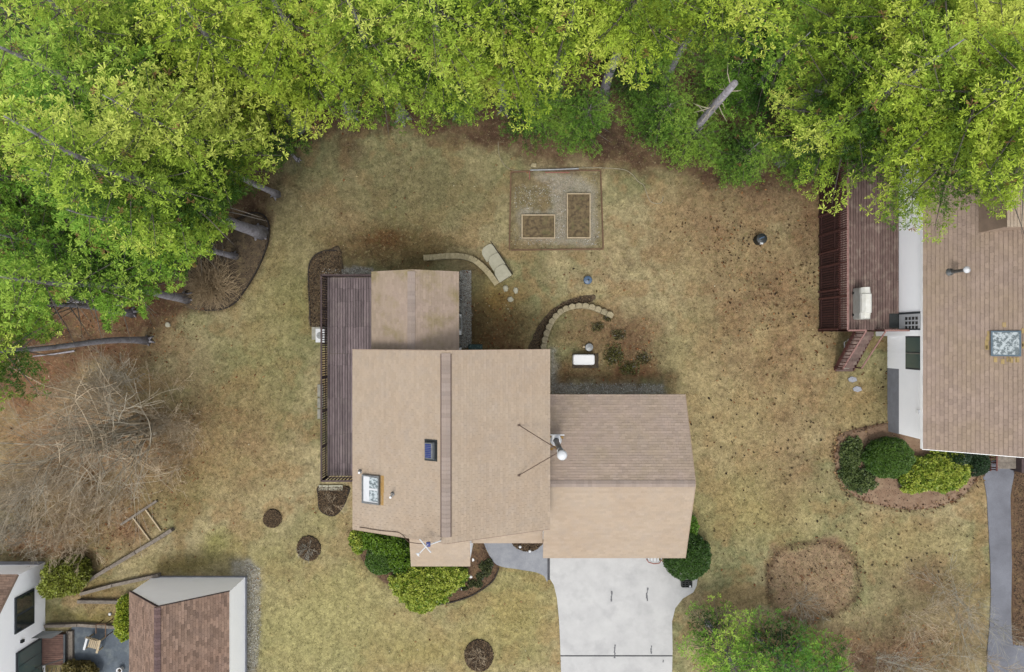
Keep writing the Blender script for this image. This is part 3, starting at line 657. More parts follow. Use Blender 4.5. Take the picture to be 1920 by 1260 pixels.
# flue with braces over the garage roof edge
fx, fy = PX(1042.5,5.0), PY(826,5.0); t = thing('chimney_flue', 'tall metal flue with a white round cap beside the main roof edge', 'chimney', (fx,fy,4.5))
MB().tube([(fx,fy,4.3),(fx,fy,9.2)], .13, 16).build('pipe', M['metal'], t, smooth=True)
MB().tube([(fx,fy,4.9),(fx,fy,5.15)], [.30,.16], 16).build('collar', M['alum'], t)
MB().box(fx-.2, fy-.05, 4.6, fx+.2, fy+.28, 5.15).build('cricket', M['alum'], t)
MB().bar((fx-.42,fy+.3,5.1), (fx+.42,fy+.3,5.1), .05, .05).build('flange', M['alum'], t)
MB().tube([(fx,fy,8.2),(fx,fy,8.24)], .17, 16).build('band', M['metal'], t)
MB().lathe(fx, fy, [(.02,9.2),(.23,9.22),(.23,9.32),(.16,9.42),(.02,9.46)], 24).build('cap', M['alum'], t, smooth=True)
for py in (797, 891):
    q = on_east(973, py)
    MB().tube([Vector((fx,fy,8.22)), q+Vector((0,0,.03))], .022, 8).build('brace', M['rust'], t)
    MB().box(q.x-.07, q.y-.05, q.z-.03, q.x+.07, q.y+.05, q.z+.06).build('brace_foot', M['rust'], t)
for k in range(14):
    x_ = fx+rnd.uniform(-.32,.42); y_ = fy+rnd.uniform(-.75,.1); z_ = ZG+(ZGR-ZG)*(gn-y_)/(gn-gr_)
    sl = (ZGR-ZG)/(gn-gr_); a_, b_ = .11, .06
    MB().add([(x_-a_,y_-b_,z_+sl*b_+.035),(x_+a_,y_-b_,z_+sl*b_+.035),(x_+a_,y_+b_,z_-sl*b_+.035),(x_-a_,y_+b_,z_-sl*b_+.035),
              (x_-a_,y_-b_,z_+sl*b_+.043),(x_+a_,y_-b_,z_+sl*b_+.043),(x_+a_,y_+b_,z_-sl*b_+.043),(x_-a_,y_+b_,z_-sl*b_+.043)],[(0,3,2,1),(4,5,6,7),(0,1,5,4),(1,2,6,5),(2,3,7,6),(3,0,4,7)]).build('shingle', bpy.data.materials['rusty_flashing'], main)
# television antenna at the south gable
zt = 8.9; t = thing('television_antenna', 'white crossed television antenna standing off the front gable', 'antenna', P(797,1025,zt))
A = lambda px, py, z=zt: P(px, py, z)
MB().tube([P(826,1012,8.0), P(826,1014,8.6), A(803,1022)], .028, 8).build('mast', M['alum'], t)
MB().tube([A(784,1040), A(803,1020)], .024, 8).build('boom', M['alum'], t)
MB().tube([A(787,1011,zt+.03), A(808,1036,zt+.03)], .03, 6).build('element', M['alum'], t)
MB().tube([A(780,1037,zt), A(786,1043,zt)], .022, 6).build('element', M['alum'], t)
q = A(803,1021,zt); MB().box(q[0]-.09, q[1]-.1, q[2]-.1, q[0]+.09, q[1]+.1, q[2]+.02).build('junction_box', mat('blue_box', C(70,80,140)), t)
q = A(784,1039,zt+.04); MB().lathe(q[0], q[1], [(.01,q[2]-.05),(.06,q[2]-.03),(.06,q[2]+.03),(.01,q[2]+.05)], 12).build('end_cap', M['alum'], t)
cab = [(675,989),(684,990),(700,993),(722,996),(745,998),(756,1004),(768,1011),(782,1016),(800,1014)]
pts = []
for i, (px, py) in enumerate(cab): q = on_west(px, py); pts.append(q+Vector((0,.02,.05)) if i < 6 else Vector((q.x, max(q.y, ys-.05), q.z+.1+.05*i)))
tag(MB().tube(smooth_poly([tuple(p) for p in pts], 4, False), .018, 6).build('antenna_cable', M['rust']), 'brown cable running along the front roof edge to the antenna', 'cable')

# ------------------------------------------------------------ deck of the main house
def board_run(parent, x0, x1, y0, y1, z, m, w=.145, gap=.026, cuts=(), th=.035, axis='y', name='deck_board'):
    n = int(round((x1-x0)/w)); w = (x1-x0)/n
    for i in range(n):
        cs = [y0]+sorted(c+(rnd.uniform(-.05,.05)) for c in cuts if y0+.3 < c < y1-.3)+[y1]
        for a, b in zip(cs[:-1], cs[1:]):
            dz = rnd.uniform(-.004,.004)
            MB().box(x0+i*w+gap/2, a+.004, z-th+dz, x0+(i+1)*w-gap/2, b-.004, z+dz).build(name, m, parent)
ZD = 2.5
deck = thing('wooden_deck', 'long weathered grey-brown plank deck along the west side of the main house', 'deck', (-9,-2,0))
dx0, dx1 = PX(613,ZD), xw+.32; dxn = ww+.28; dn, ds = PY(520,ZD), PY(893,ZD); dj = yn-.3
board_run(deck, dx0, dx1, ds, dj, ZD, M['deck'], cuts=(-1.6,-3.4,-5.4,-7.0))
board_run(deck, dx0, dxn, dj+.004, dn, ZD, M['deck'], cuts=(.5,1.9,2.6))
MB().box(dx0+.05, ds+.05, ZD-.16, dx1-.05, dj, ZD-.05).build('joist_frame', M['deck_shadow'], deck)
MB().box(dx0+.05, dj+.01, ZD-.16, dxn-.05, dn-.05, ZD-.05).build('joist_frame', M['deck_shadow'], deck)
def railing(parent, a, b, z, h, m_post, m_bal, m_cap, n, lean=0, bw=.04, post_every=1.8, out=(0,0)):
    a = Vector((*a, z)); b = Vector((*b, z)); L = (b-a).length; up = Vector((0,0,1)); ox = Vector((*out, 0))
    MB().bar(a+up*h+ox, b+up*h+ox, .09, .035).build('top_rail', m_cap, parent)
    MB().bar(a+up*.12+ox, b+up*.12+ox, .05, .08).build('bottom_rail', m_post, parent)
    base = None
    for i in range(n):
        p = a.lerp(b, (i+.5)/n)+ox
        if base is None: base = MB().bar(p-up*.05, p+up*(h-.02), bw, bw).build('baluster', m_bal, parent); p00 = p
        else:
            o = base.copy(); link(o, parent); o.location = base.location+(p-p00)
    k = max(1, int(L/post_every))
    for i in range(k+1):
        p = a.lerp(b, i/k)+ox; MB().bar(p-up*(z+.05), p+up*(h+.0), .09, .09).build('post', m_post, parent)
railing(deck, (dx0-.03, ds-.05), (dx0-.03, dn+.05), ZD, 1.0, M['deck_d'], M['deck_d'], M['deck_d'], 86, bw=.05)
railing(deck, (dx0-.03, ds-.05), (dx1-.0, ds-.05), ZD, 1.0, M['deck_d'], M['deck_d'], M['deck_d'], 14, bw=.05)
railing(deck, (dx0-.03, dn+.04), (dxn, dn+.04), ZD, 1.0, M['deck_d'], M['deck_d'], M['deck_d'], 22, bw=.05)
# stair from the deck's south end
st = thing('deck_stair', 'short dark stair with slatted rail at the south end of the long deck', 'stairs', P(646,915,0))
sx0, sx1 = dx1-.62, dx1-.05
for k in range(9):
    y_ = ds-.12-k*.13; z_ = ZD-.25-k*.25
    MB().box(sx0, y_-.26, z_-.04, sx1, y_, z_).build('tread', M['deck'], st)
    MB().bar((sx0-.03,y_-.13,z_), (sx0-.03,y_-.13,z_+.95), .04, .04).build('baluster', M['deck_d'], st)
MB().bar((sx0-.03,ds-.15,ZD+.85), (sx0-.03,ds-1.25,ZD-1.25), .07, .05).build('handrail', M['deck_d'], st)
MB().bar((sx0,ds-.12,ZD-.35), (sx0,ds-1.3,.02), .05, .2).build('stringer', M['deck_d'], st)
MB().bar((sx1,ds-.12,ZD-.35), (sx1,ds-1.3,.02), .05, .2).build('stringer', M['deck_d'], st)

# ------------------------------------------------------------ right-hand neighbour
rh = thing('neighbor_house', 'white house with a wide brown shingle roof at the right edge behind the pine', 'house', (24,1,0))
ZN = 4.6; nx = PX(1730.5,ZN); nys = PY(842,ZN); nyn = 9.6; XR = nx+6.2; ZNR = ZN+(7-ZN)/(PX(1920,7.)-nx)*(XR-nx)
wxN, wxS = nx+.02, 22.02
MB().box(wxS, nys+.3, -.05, wxS+10.6, .02, ZN+.35).build('wall', M['white'], rh)
MB().box(wxN, .0, -.05, wxS+10.6, nyn-.3, ZN-.12).build('wall', M['white'], rh)
MB().box(PX(1665,0), nys+.28, -.05, wxS-.001, PY(690,0), 1.15).build('foundation', M['found'], rh)
zz = .5
roof_slope(rh, (nx,nys,ZN), (nx,nyn,ZN), (XR,nys,ZNR), (XR,nyn,ZNR), M['roof_r'], expo=.19, tab=.30, sd_=12, course=.022, singles=300)
roof_slope(rh, (XR+6.2,nyn,ZN), (XR+6.2,nys,ZN), (XR,nyn,ZNR), (XR,nys,ZNR), M['roof_r'], expo=.19, tab=.33, sd_=13)
MB().box(nx-.02, nys, ZN-.2, nx+.01, nyn, ZN+.005).build('fascia', M['trim'], rh)
MB().bar((nx,nys-.012,ZN-.07), (XR,nys-.012,ZNR-.07), .022, .17).build('rake_board', M['trim'], rh)
def zn_at(px):
    z = 5.
    for _ in range(15): x = PX(px, z); z = ZN+(ZNR-ZN)*(x-nx)/(XR-nx)
    return z
# window and door on its west wall
wf = MB().box(wxS-.06, PY(693,2.6), 1.9, wxS-.001, PY(630,2.6), 3.4).build('window', M['dgrey'], rh)
for k in range(2):
    y1_ = PY(633,2.6)-k*.88; MB().box(wxS-.075, y1_-.78, 2.0, wxS-.06, y1_, 3.3).build('sash', M['glass'], wf)
MB().box(wxS-.09, PY(662.5,2.6)-.03, 1.95, wxS-.061, PY(662.5,2.6)+.03, 3.35).build('mullion', M['paver'], wf)
df = MB().box(wxN-.05, PY(619,3.4), 2.45, wxN-.001, PY(585,3.4), 4.42).build('door', M['dgrey'], rh)
MB().box(wxN-.07, PY(616,3.4), 2.5, wxN-.05, PY(589,3.4), 4.36).build('door_leaf', M['alum'], df)
for i in range(3):
    for j in range(4):
        MB().box(wxN-.078, PY(592,3.4)-.07-i*.24-.16, 3.1+j*.31, wxN-.07, PY(592,3.4)-.07-i*.24, 3.1+j*.31+.21).build('pane', M['darkglass'], df)
MB().box(wxS-.1, PY(774,3), 2.9, wxS-.001, PY(768,3), 3.15).build('dryer_vent', M['trim'], rh)
MB().box(wxS-.12, PY(626,4), 3.3, wxS-.001, PY(623,4), 3.5).build('wall_lamp', M['timber'], rh)
# dormer at the edge
dz = 8.2
MB().box(PX(1896,dz), PY(423,dz), 5.6, PX(1896,dz)+2.6, PY(360,dz), dz-.06).build('dormer', M['tan_trim'], rh)
roof_slope(rh, (PX(1888,dz),PY(426,dz),dz), (PX(1888,dz),PY(350,dz),dz), (PX(1888,dz)+3,PY(426,dz),dz+.5), (PX(1888,dz)+3,PY(350,dz),dz+.5), M['roof'], sd_=15)
# skylight
zc = zn_at(1886); c = Vector(P(1886,644,zc)); tr_ = Vector((XR-nx,0,ZNR-ZN)).normalized(); nr = Vector((-(ZNR-ZN),0,XR-nx)).normalized()
t = thing('skylight', 'square blue-grey framed skylight ringed by pale shingles on the brown roof', 'skylight', tuple(c))
sa, sb = .60, .62
for (u0,u1,v0,v1) in ((-sa,sa,-sb,-sb+.07),(-sa,sa,sb-.07,sb),(-sa,-sa+.07,-sb+.07,sb-.07),(sa-.07,sa,-sb+.07,sb-.07)):
    MB().hexa(*slab_on(c+tr_*(u0+u1)/2+ty*(v0+v1)/2, tr_, ty, nr, (u1-u0)/2, (v1-v0)/2, 0, .14)).build('frame', mat('bluegrey_frame', C(104,124,138)), t)
MB().hexa(*slab_on(c, tr_, ty, nr, sa-.07, sb-.07, .02, .12)).build('pane', M['skyglass'], t)
for k in range(16):
    u = rnd.choice([-1,1])*rnd.uniform(sa+.06,sa+.2) if k%2 else rnd.uniform(-sa,sa); v = rnd.uniform(-sb,sb) if k%2 else rnd.choice([-1,1])*rnd.uniform(sb+.07,sb+.3)
    MB().hexa(*slab_on(c+tr_*u+ty*v, tr_, ty, nr, .07, .12, .02, .03)).build('pale_shingle', mat('pale_tab', C(190,164,110)) if k == 0 else bpy.data.materials['pale_tab'], t)
# vent with rain cap
zc = zn_at(1783); t = thing('vent_pipe', 'grey pipe vent with round white cap on the brown roof under the pine', 'vent pipe', P(1783,510,zc))
q = Vector(P(1783,510,zc)); 
MB().tube([q-Vector((0,0,.2)), q+Vector((0,0,1.15))], .085, 14).build('pipe', M['metal'], t)
MB().tube([q-Vector((0,0,.05)), q+Vector((0,0,.14))], [.22,.1], 14).build('boot', M['metal'], t)
MB().lathe(q.x, q.y, [(.02,q.z+1.15),(.17,q.z+1.17),(.17,q.z+1.24),(.02,q.z+1.32)], 20).build('cap', M['alum'], t, smooth=True)
# neighbour deck
ZK = 2.4; kd = thing('wooden_deck', 'worn red-brown deck with slatted skirt beside the white neighbour house', 'deck', (19.5,4,0))
kx0, kx1 = 18.05, wxN-.02; ky0, ky1 = .32, 9.5
board_run(kd, kx0, kx1, ky0, ky1, ZK, M['red_deck'], w=.15, cuts=(3.1,6.2), gap=.024)
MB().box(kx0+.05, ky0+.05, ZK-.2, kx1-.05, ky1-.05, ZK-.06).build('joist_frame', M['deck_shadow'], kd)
railing(kd, (kx0-.05, ky0), (kx0-.05, ky1), ZK, 1.0, M['red_rail'], M['red_rail'], M['red_top'], 74, bw=.05)
railing(kd, (kx0-.05, ky0-.02), (kx0+.95, ky0-.02), ZK, 1.0, M['red_rail'], M['red_rail'], M['red_top'], 7, bw=.045)
railing(kd, (kx0+1.95, ky0-.02), (kx1, ky0-.02), ZK, 1.0, M['red_rail'], M['red_rail'], M['red_top'], 10, bw=.045)
b0_ = None
for k in range(66):
    y_ = ky0+.06+k*.14
    if y_ > ky1-.1: break
    if b0_ is None: b0_ = MB().box(kx0-.06, y_, .03, kx0-.02, y_+.105, ZK-.06).build('skirt_slat', M['red_skirt'], kd); y00 = y_
    else:
        o = b0_.copy(); link(o, kd); o.location = b0_.location+Vector((0,y_-y00,0))
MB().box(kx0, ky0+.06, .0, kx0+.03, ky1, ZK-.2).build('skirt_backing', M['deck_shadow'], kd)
for z_ in (.25, 1.9): MB().box(kx0-.085, ky0+.05, z_, kx0-.062, ky1, z_+.09).build('skirt_rail', M['red_skirt'], kd)
for k in range(5): MB().box(kx0-.13, ky0+k*2.2, .0, kx0-.065, ky0+.09+k*2.2, ZK+.0).build('skirt_post', M['red_rail'], kd)
# stair down to the lawn, angled
st = thing('deck_stair', 'red-brown stair with two handrails descending from the neighbour deck', 'stairs', P(1625,655,0))
n_t = 11
for k in range(n_t):
    f_ = k/(n_t-1); z_ = ZK-.2-f_*(ZK-.32); y_ = ky0-.08-f_*2.05; xo = kx0+1.0-.12*f_
    MB().box(xo, y_-.26, z_-.045, xo+.98, y_, z_).build('tread', M['red_deck'], st)
    for xx in (xo-.04, ): MB().bar((xx,y_-.1,z_-.02), (xx,y_-.1,z_+.93), .05, .05).build('baluster', M['red_rail'], st)
for xo in (.96, 2.02):
    MB().bar((kx0+xo,ky0-.02,ZK+.98), (kx0+xo-.12,ky0-2.15,1.05), .08, .04).build('handrail', M['red_top'], st)
    MB().bar((kx0+xo,ky0-.1,ZK-.3), (kx0+xo-.12,ky0-2.3,.03), .05, .22).build('stringer', M['red_rail'], st)
    MB().bar((kx0+xo-.12,ky0-2.15,0), (kx0+xo-.12,ky0-2.15,1.05), .08, .08).build('post', M['red_rail'], st)
# grill with white cover
gq = P(1609,570,ZK); t = thing('covered_grill', 'barbecue grill under a fitted white cover on the worn red-brown deck', 'grill', gq)
gx, gy = gq[0], gq[1]
prof = [(-.30,0),(-.27,.78),(-.34,.84),(-.30,.98),(-.16,1.12),(.10,1.13),(.22,1.0),(.24,.82),(.22,0)]
vs = []; n = len(prof)
rows = [(-.86,.72,.0),(-.84,.9,-.14),(-.52,1.0,-.1),(-.5,1.0,0),(.5,1.0,0),(.52,1.0,-.1),(.84,.9,-.14),(.86,.72,.0)]
for yy, sx, dz_ in rows:
    for a, b in prof: vs.append((gx+a*sx, gy+yy*1., ZK+.02+(b+dz_*(b > .7))*(1 if abs(yy) < .86 else .97)))
fs = [(i*n+k, (i+1)*n+k, (i+1)*n+k+1, i*n+k+1) for i in range(len(rows)-1) for k in range(n-1)]+[tuple(range(n)), tuple((len(rows)-1)*n+k for k in range(n))[::-1]]
MB().add(vs, fs).build('cover', M['cover'], t, smooth=False, bevel=.03)
for a in (-.6,.6): MB().tube([(gx-.28,gy+a,ZK+.07),(gx-.34,gy+a,ZK+.07)], .07, 12).build('wheel', M['black'], t)
tag(MB().box(PX(1667,ZK), PY(615,ZK), ZK+.006, PX(1685,ZK), PY(588,ZK), ZK+.03).build('doormat', M['black']), 'dark doormat in front of the deck door', 'doormat')
t = thing('garden_lamp', 'small white lamp on a bent pipe stand left of the red-brown stair', 'lamp', P(1581,640,0))
MB().tube([P(1585,682,.05), P(1583,642,.6), P(1586,640,.9), P(1591,638,.9)], .022, 8).build('stand', M['alum'], t)
q = P(1592,638,.9); MB().lathe(q[0], q[1], [(.02,.84),(.09,.88),(.09,.94),(.02,.98)], 14).build('lamp_head', M['alum'], t, smooth=True)
tag(MB().box(PX(1568,0), PY(691,0), -.04, PX(1590,0), PY(684,0), .16).build('concrete_block', M['paver'], bevel=.01), 'grey concrete block on the lawn at the foot of the red-brown stair', 'block')
for (px, py, a) in ((1598,712,'nearer the stair'), (1607,730,'farther from the stair')):
    pl = [P(px+x, py+y)[:2] for x, y in ((-8,-2),(-2,-6),(7,-4),(9,2),(1,5),(-6,3))]
    tag(MB().prism(pl, -.04, .02).build('stepping_stone', M['found']), 'flat blue-grey stone sunk in the lawn, the one '+a, 'stone')
# front porch steps of the neighbour
t = thing('entry_ramp', 'small wooden entry landing with red-brown rail at the top of the asphalt path', 'landing', P(1885,870,0))
for k in range(9): MB().box(PX(1869,.5), PY(858+k*2.6,.5), .42, PX(1905,.5), PY(855.6+k*2.6,.5), .5).build('plank', M['timber'], t)
for a in (0, 9, 18, 22):
    MB().bar(P(1857,858+a,.1), P(1870,858+a+1,1.1), .05, .05).build('baluster', M['red_rail'], t)
MB().bar(P(1869,855,1.1), P(1869,883,1.1), .08, .05).build('handrail', M['red_rail'], t)
MB().bar(P(1857,855,.12), P(1857,883,.12), .06, .08).build('bottom_rail', M['red_rail'], t)
MB().box(PX(1906,.5), PY(884,.5), 0, PX(1925,.5), PY(858,.5), .9).build('planter_box', M['deck_d'], t)

# ------------------------------------------------------------ lower-left garage and cottage
lg = thing('small_garage', 'white gable garage with dark brown shingles at the lower left', 'garage', (-18.3,-17,0))
ze, zr = 2.45, 4.6; lx0, lx1, lxr = PX(243,ze), PX(430,ze), PX(294,zr); lyn = PY(1109,ze); lys = -22.6
gable_walls(lg, lx0+.05, lx1-.03, lys+.1, lyn-.04, ze-.08, zr-.18, 'y')
roof_slope(lg, (lx0,lys,ze), (lx0,lyn,ze), (lxr,lys,zr), (lxr,lyn,zr), M['roof_l'], sd_=21, tab=.3, cvar=.03)
nshow = 300
# individual tabs on the slope that faces the lawn
roof_slope(lg, (lx1,-20.2,ze), (lx1,lyn,ze), (lxr,-20.2,zr), (lxr,lyn,zr), M['roof_l'], sd_=22, tab=.3, cvar=.03, singles=nshow)
roof_slope(lg, (lx1,lys,ze), (lx1,-20.2,ze), (lxr,lys,zr), (lxr,-20.2,zr), M['roof_l'], sd_=23, tab=.3, cvar=.03)
ridge_caps(lg, (lxr,-21.5,zr), (lxr,lyn-.04,zr), .17, .10, M['cap_l'], .2, z=.04, seed=9)
for xa in (lx0, lx1): MB().bar((xa,lyn+.012,ze-.05), (lxr,lyn+.012,zr-.05), .02, .12).build('rake_board', M['deck_d'], lg)
MB().box(lx1-.029, lys+.1, .0, lx1+.03, lyn-.01, .18).build('foundation', M['found'], lg)
MB().box(lx0+.05, lyn-.039, .0, lx1+.03, lyn+.0, .18).build('foundation', M['found'], lg)

ct = thing('white_cottage', 'white cottage wall with two dark framed windows at the far left bottom', 'house', (-29,-17,0))
cx = -27.38; cyn = -13.25; ce = 2.15
cyr = cyn-4.4; czr = ce+4.0
f = [(cx,cyn,-.05),(cx,cyn,ce),(cx,cyr,czr-.12),(cx,2*cyr-cyn,ce),(cx,2*cyr-cyn,-.05)]
MB().add(f+[(p[0]-7,p[1],p[2]) for p in f], [(4,3,2,1,0),(5,6,7,8,9)]+[(i,(i+1)%5,(i+1)%5+5,i+5) for i in range(5)]).build('wall', M['white'], ct)
roof_slope(ct, (cx+.02,cyn+.05,ce+.05), (cx-7.2,cyn+.05,ce+.05), (cx+.02,cyr,czr), (cx-7.2,cyr,czr), M['roof_l'], sd_=31, cvar=.03)
roof_slope(ct, (cx+.02,2*cyr-cyn-.05,ce+.05), (cx-7.2,2*cyr-cyn-.05,ce+.05), (cx+.02,cyr,czr), (cx-7.2,cyr,czr), M['roof_l'], sd_=32)
MB().box(cx-7, cyn+.001, 0, cx, cyn+.04, .5).build('foundation', M['found'], ct)
w_ = MB().box(cx+.001, -16.42, .95, cx+.07, -14.42, 2.45).build('window', M['dgrey'], ct)
for k in range(2): MB().box(cx+.07, -16.34+k*.98, 1.05, cx+.085, -15.5+k*.98, 2.36).build('pane', M['darkglass'], w_)
w_ = MB().box(cx+.001, -19.9, .3, cx+.08, -17.5, 2.35).build('window', M['dgrey'], ct)
for k in range(3): MB().box(cx+.08, -19.8+k*.76, .42, cx+.095, -19.08+k*.76, 2.24).build('pane', M['glass'], w_)
MB().box(cx+.001, -17.1, 1.8, cx+.12, -16.95, 2.0).build('wall_lamp', M['black'], ct)
# brown stoop and grey boards
sp = thing('wooden_stoop', 'brown wooden stoop with a dark awning against the white cottage', 'stoop', P(98,1218,0))
zz = .35
for k in range(16): MB().box(PX(78,zz), PY(1190+k*3.6+3.2,zz), 0.05, PX(121,zz), PY(1190+k*3.6,zz), zz+rnd.uniform(-.004,.004)).build('plank', M['brick'], sp)
MB().bar(P(121.5,1189,.4), P(121.5,1246,.4), .1, .12).build('side_rail', M['dgrey'], sp)
MB().hexa([P(58,1197,1.5),P(97,1197,1.2),P(119,1183,1.1),P(80,1183,1.45)], [P(58,1197,1.55),P(97,1197,1.25),P(119,1183,1.15),P(80,1183,1.5)]).build('awning', M['black'], sp)
for k in range(4): MB().box(PX(124+k*3,.2), PY(1248,.2), 0, PX(126.6+k*3,.2), PY(1184,.2), .2+k*.0).build('board', M['timber'], sp)
rl = thing('black_railing', 'black railing at the bottom edge beside the white cottage', 'railing', P(85,1255,0))
for k in range(8): MB().bar(P(64+k*8,1262,.1), P(60+k*8+6,1252,.9), .03, .03).build('baluster', M['black'], rl)
MB().bar(P(60,1254,.95), P(118,1236,.95), .05, .05).build('top_rail', M['black'], rl)
# patio chair and table frame
q = P(184,1201,0); ch = thing('patio_chair', 'pale wooden slatted armchair on the blue-grey patio', 'chair', q)
a_ = math.radians(-14); ux = Vector((math.cos(a_), math.sin(a_), 0)); uy = Vector((-math.sin(a_), math.cos(a_), 0)); o_ = Vector(q)
L = lambda x, y, z: o_+ux*x+uy*y+Vector((0,0,z))
for k in range(6): MB().bar(L(-.27+k*.108,-.28,.4), L(-.27+k*.108,.24,.34), .085, .02).build('seat_slat', M['newwood'], ch)
for k in range(6): MB().bar(L(-.27+k*.108,.25,.34), L(-.27+k*.108,.52,.98), .085, .02).build('back_slat', M['brownwood'] if k > 6 else M['newwood'], ch)
for s_ in (-1,1):
    MB().bar(L(s_*.38,-.38,.6), L(s_*.38,.38,.58), .12, .025).build('armrest', M['alum'] if s_ < 0 else M['newwood'], ch)
    MB().bar(L(s_*.36,-.32,.0), L(s_*.36,-.32,.59), .08, .05).build('leg', M['newwood'], ch); MB().bar(L(s_*.36,.3,.0), L(s_*.36,.3,.58), .08, .05).build('leg', M['newwood'], ch)
MB().bar(L(-.34,.5,.8), L(.34,.5,.8), .05, .06).build('back_rail', M['newwood'], ch)
gt = thing('metal_gate_frame', 'thin dark metal frame standing behind the patio chair', 'gate', P(190,1180,0))
for a, b in (((180,1172),(180,1188)), ((198,1170),(198,1194)), ((180,1171),(198,1170))): MB().bar(P(*a,.7), P(*b,.7), .04, .04).build('rail', M['brownwood'], gt)
for a in ((180,1172),(198,1170),(198,1194)):
    q1 = P(*a,.7); MB().bar((q1[0],q1[1],0), q1, .04, .04).build('post', M['brownwood'], gt)
q = P(229,1253,0); pp = thing('plant_pot', 'white pot beside the brown garage roof at the bottom edge', 'pot', q)
MB().lathe(q[0], q[1], [(.12,0),(.17,.3),(.18,.32),(.14,.32),(.13,.26)], 16).build('pot', M['plasticw'], pp, smooth=True)
MB().lathe(q[0], q[1], [(.125,.25),(.05,.29),(.01,.3)], 12).build('soil', M['mulch'], pp)

# ------------------------------------------------------------ timbers, retaining edges
def timbers(name, label, cat, pts, w=.16, h=.25, m='timber', seg=1.6, part='timber'):
    q0 = P(*pts[0]); t = thing(name, label, cat, q0)
    for a, b in zip(pts[:-1], pts[1:]):
        A_ = Vector(P(*a)); B_ = Vector(P(*b)); n = max(1, int((B_-A_).length/seg))
        for k in range(n):
            p, q = A_.lerp(B_, k/n), A_.lerp(B_, (k+1)/n-.01/n)
            dz = rnd.uniform(-.015,.015)
            MB().bar(p+Vector((0,0,h/2-.05+dz)), q+Vector((0,0,h/2-.05+dz)), w, h+.1).build(part, M[m], t, bevel=.012)
    return t
timbers('retaining_timber_row', 'longest diagonal row of grey timbers above the small garage', 'retaining timbers', [(165,1089),(305,1005),(326,991)], .2, .3)
timbers('retaining_timber_row', 'slanting grey timber row ending under the garage gable, below the longest one', 'retaining timbers', [(155,1111),(215,1095),(302,1076)], .19, .3)
timbers('retaining_timber_row', 'short level timber row below the yellow-green shrub', 'retaining timbers', [(150,1125),(235,1126)], .2, .3)
timbers('retaining_timber_row', 'level timber edging along the top of the blue-grey patio', 'retaining timbers', [(88,1171),(150,1169),(236,1174)], .18, .28)
t = timbers('timber_ladder_steps', 'ladder-like old timber steps lying in the brown brush', 'garden steps', [(228,983),(296,938)], .13, .12)
for a, b in (((272,952),(303,995)), ((249,968),(282,1012))):
    MB().bar(Vector(P(*a))+Vector((0,0,.06)), Vector(P(*b))+Vector((0,0,.06)), .07, .08).build('rung', M['newwood'], t)
# garden plot border
t = timbers('garden_border', 'thin weathered board border around the gravelled vegetable plot', 'border', [(957,323),(1000,321)], .07, .12, 'brownwood', 2)
for a, b in (((1030,319),(1126,320)), ((1126,320),(1131,466)), ((1131,467),(957,469)), ((955,468),(958,323))):
    A_ = Vector(P(*a)); B_ = Vector(P(*b)); n = 3
    for k in range(n): MB().bar(A_.lerp(B_, k/n)+Vector((0,0,.03)), A_.lerp(B_, (k+1)/n-.005)+Vector((0,0,.03)), .07, .1).build('board', M['brownwood'], t)
def bed(x0, y0, x1, y1, label, h=.28):
    q = P((x0+x1)/2, (y0+y1)/2); t = thing('raised_bed', label, 'raised bed', q); w = .06
    X0, X1, Y1, Y0 = PX(x0,h), PX(x1,h), PY(y0,h), PY(y1,h)
    for bx_ in ((X0,Y0,X1,Y0+w), (X0,Y1-w,X1,Y1), (X0,Y0+w+.002,X0+w,Y1-w-.002), (X1-w,Y0+w+.002,X1,Y1-w-.002)): MB().box(bx_[0], bx_[1], -.04, bx_[2], bx_[3], h+rnd.uniform(-.006,.006)).build('side_board', M['newwood'], t)
    n = 14; V = []; Fs = []
    for i in range(n+1):
        for j in range(n+1): V.append((X0+w+(X1-X0-2*w)*i/n, Y0+w+(Y1-Y0-2*w)*j/n, h-.09+rnd.uniform(-.03,.03)))
    for i in range(n):
        for j in range(n): Fs.append((i*(n+1)+j, (i+1)*(n+1)+j, (i+1)*(n+1)+j+1, i*(n+1)+j+1))
    MB().add(V, Fs).build('soil', M['bedsoil'], t, smooth=True)
bed(978,402,1041,447, 'wide low raised bed of pale boards, left one in the garden plot')
bed(1063,362,1107.5,446.5, 'tall narrow raised bed of pale boards, right one in the garden plot')
tag(MB().tube([P(994,319,.3),P(1040,318,.32),P(1085,316,.3)], .06, 8).build('metal_pole', M['metal']), 'long grey pole lying along the top edge of the vegetable plot', 'pole')
tag(MB().tube([P(1086,315,.2),P(1128,314,.2)], .025, 6).build('thin_pole', M['hose']), 'thin pale pole continuing right of the grey pole', 'pole')
tag(MB().tube([P(1022,323,.05),P(1068,323,.05)], .035, 6).build('pink_pipe', M['pink']), 'pinkish pipe lying just below the grey pole', 'pipe')
tag(MB().tube([P(993,321,.05),P(993,336,.05)], .03, 6).build('red_stake', M['pink']), 'short reddish stake at the left end of the grey pole', 'stake')
def hose(pts, r, m, name, label, cat):
    tag(MB().tube([(*P(x, y)[:2], .03+rnd.uniform(0,.02)) for x, y in smooth_poly(pts, 5, False)], r, 6).build(name, M[m]), label, cat)
hose([(934,266),(936,290),(946,310),(962,319),(994,321)], .016, 'hose', 'garden_hose', 'thin pale hose curving in from the pines to the plot corner', 'hose')
hose([(1128,315),(1150,316),(1172,319),(1186,328),(1196,340),(1207,348),(1212,362),(1220,378),(1234,382),(1241,378),(1243,368)], .022, 'hose', 'garden_hose', 'pale hose wandering right of the vegetable plot to a hook', 'hose')
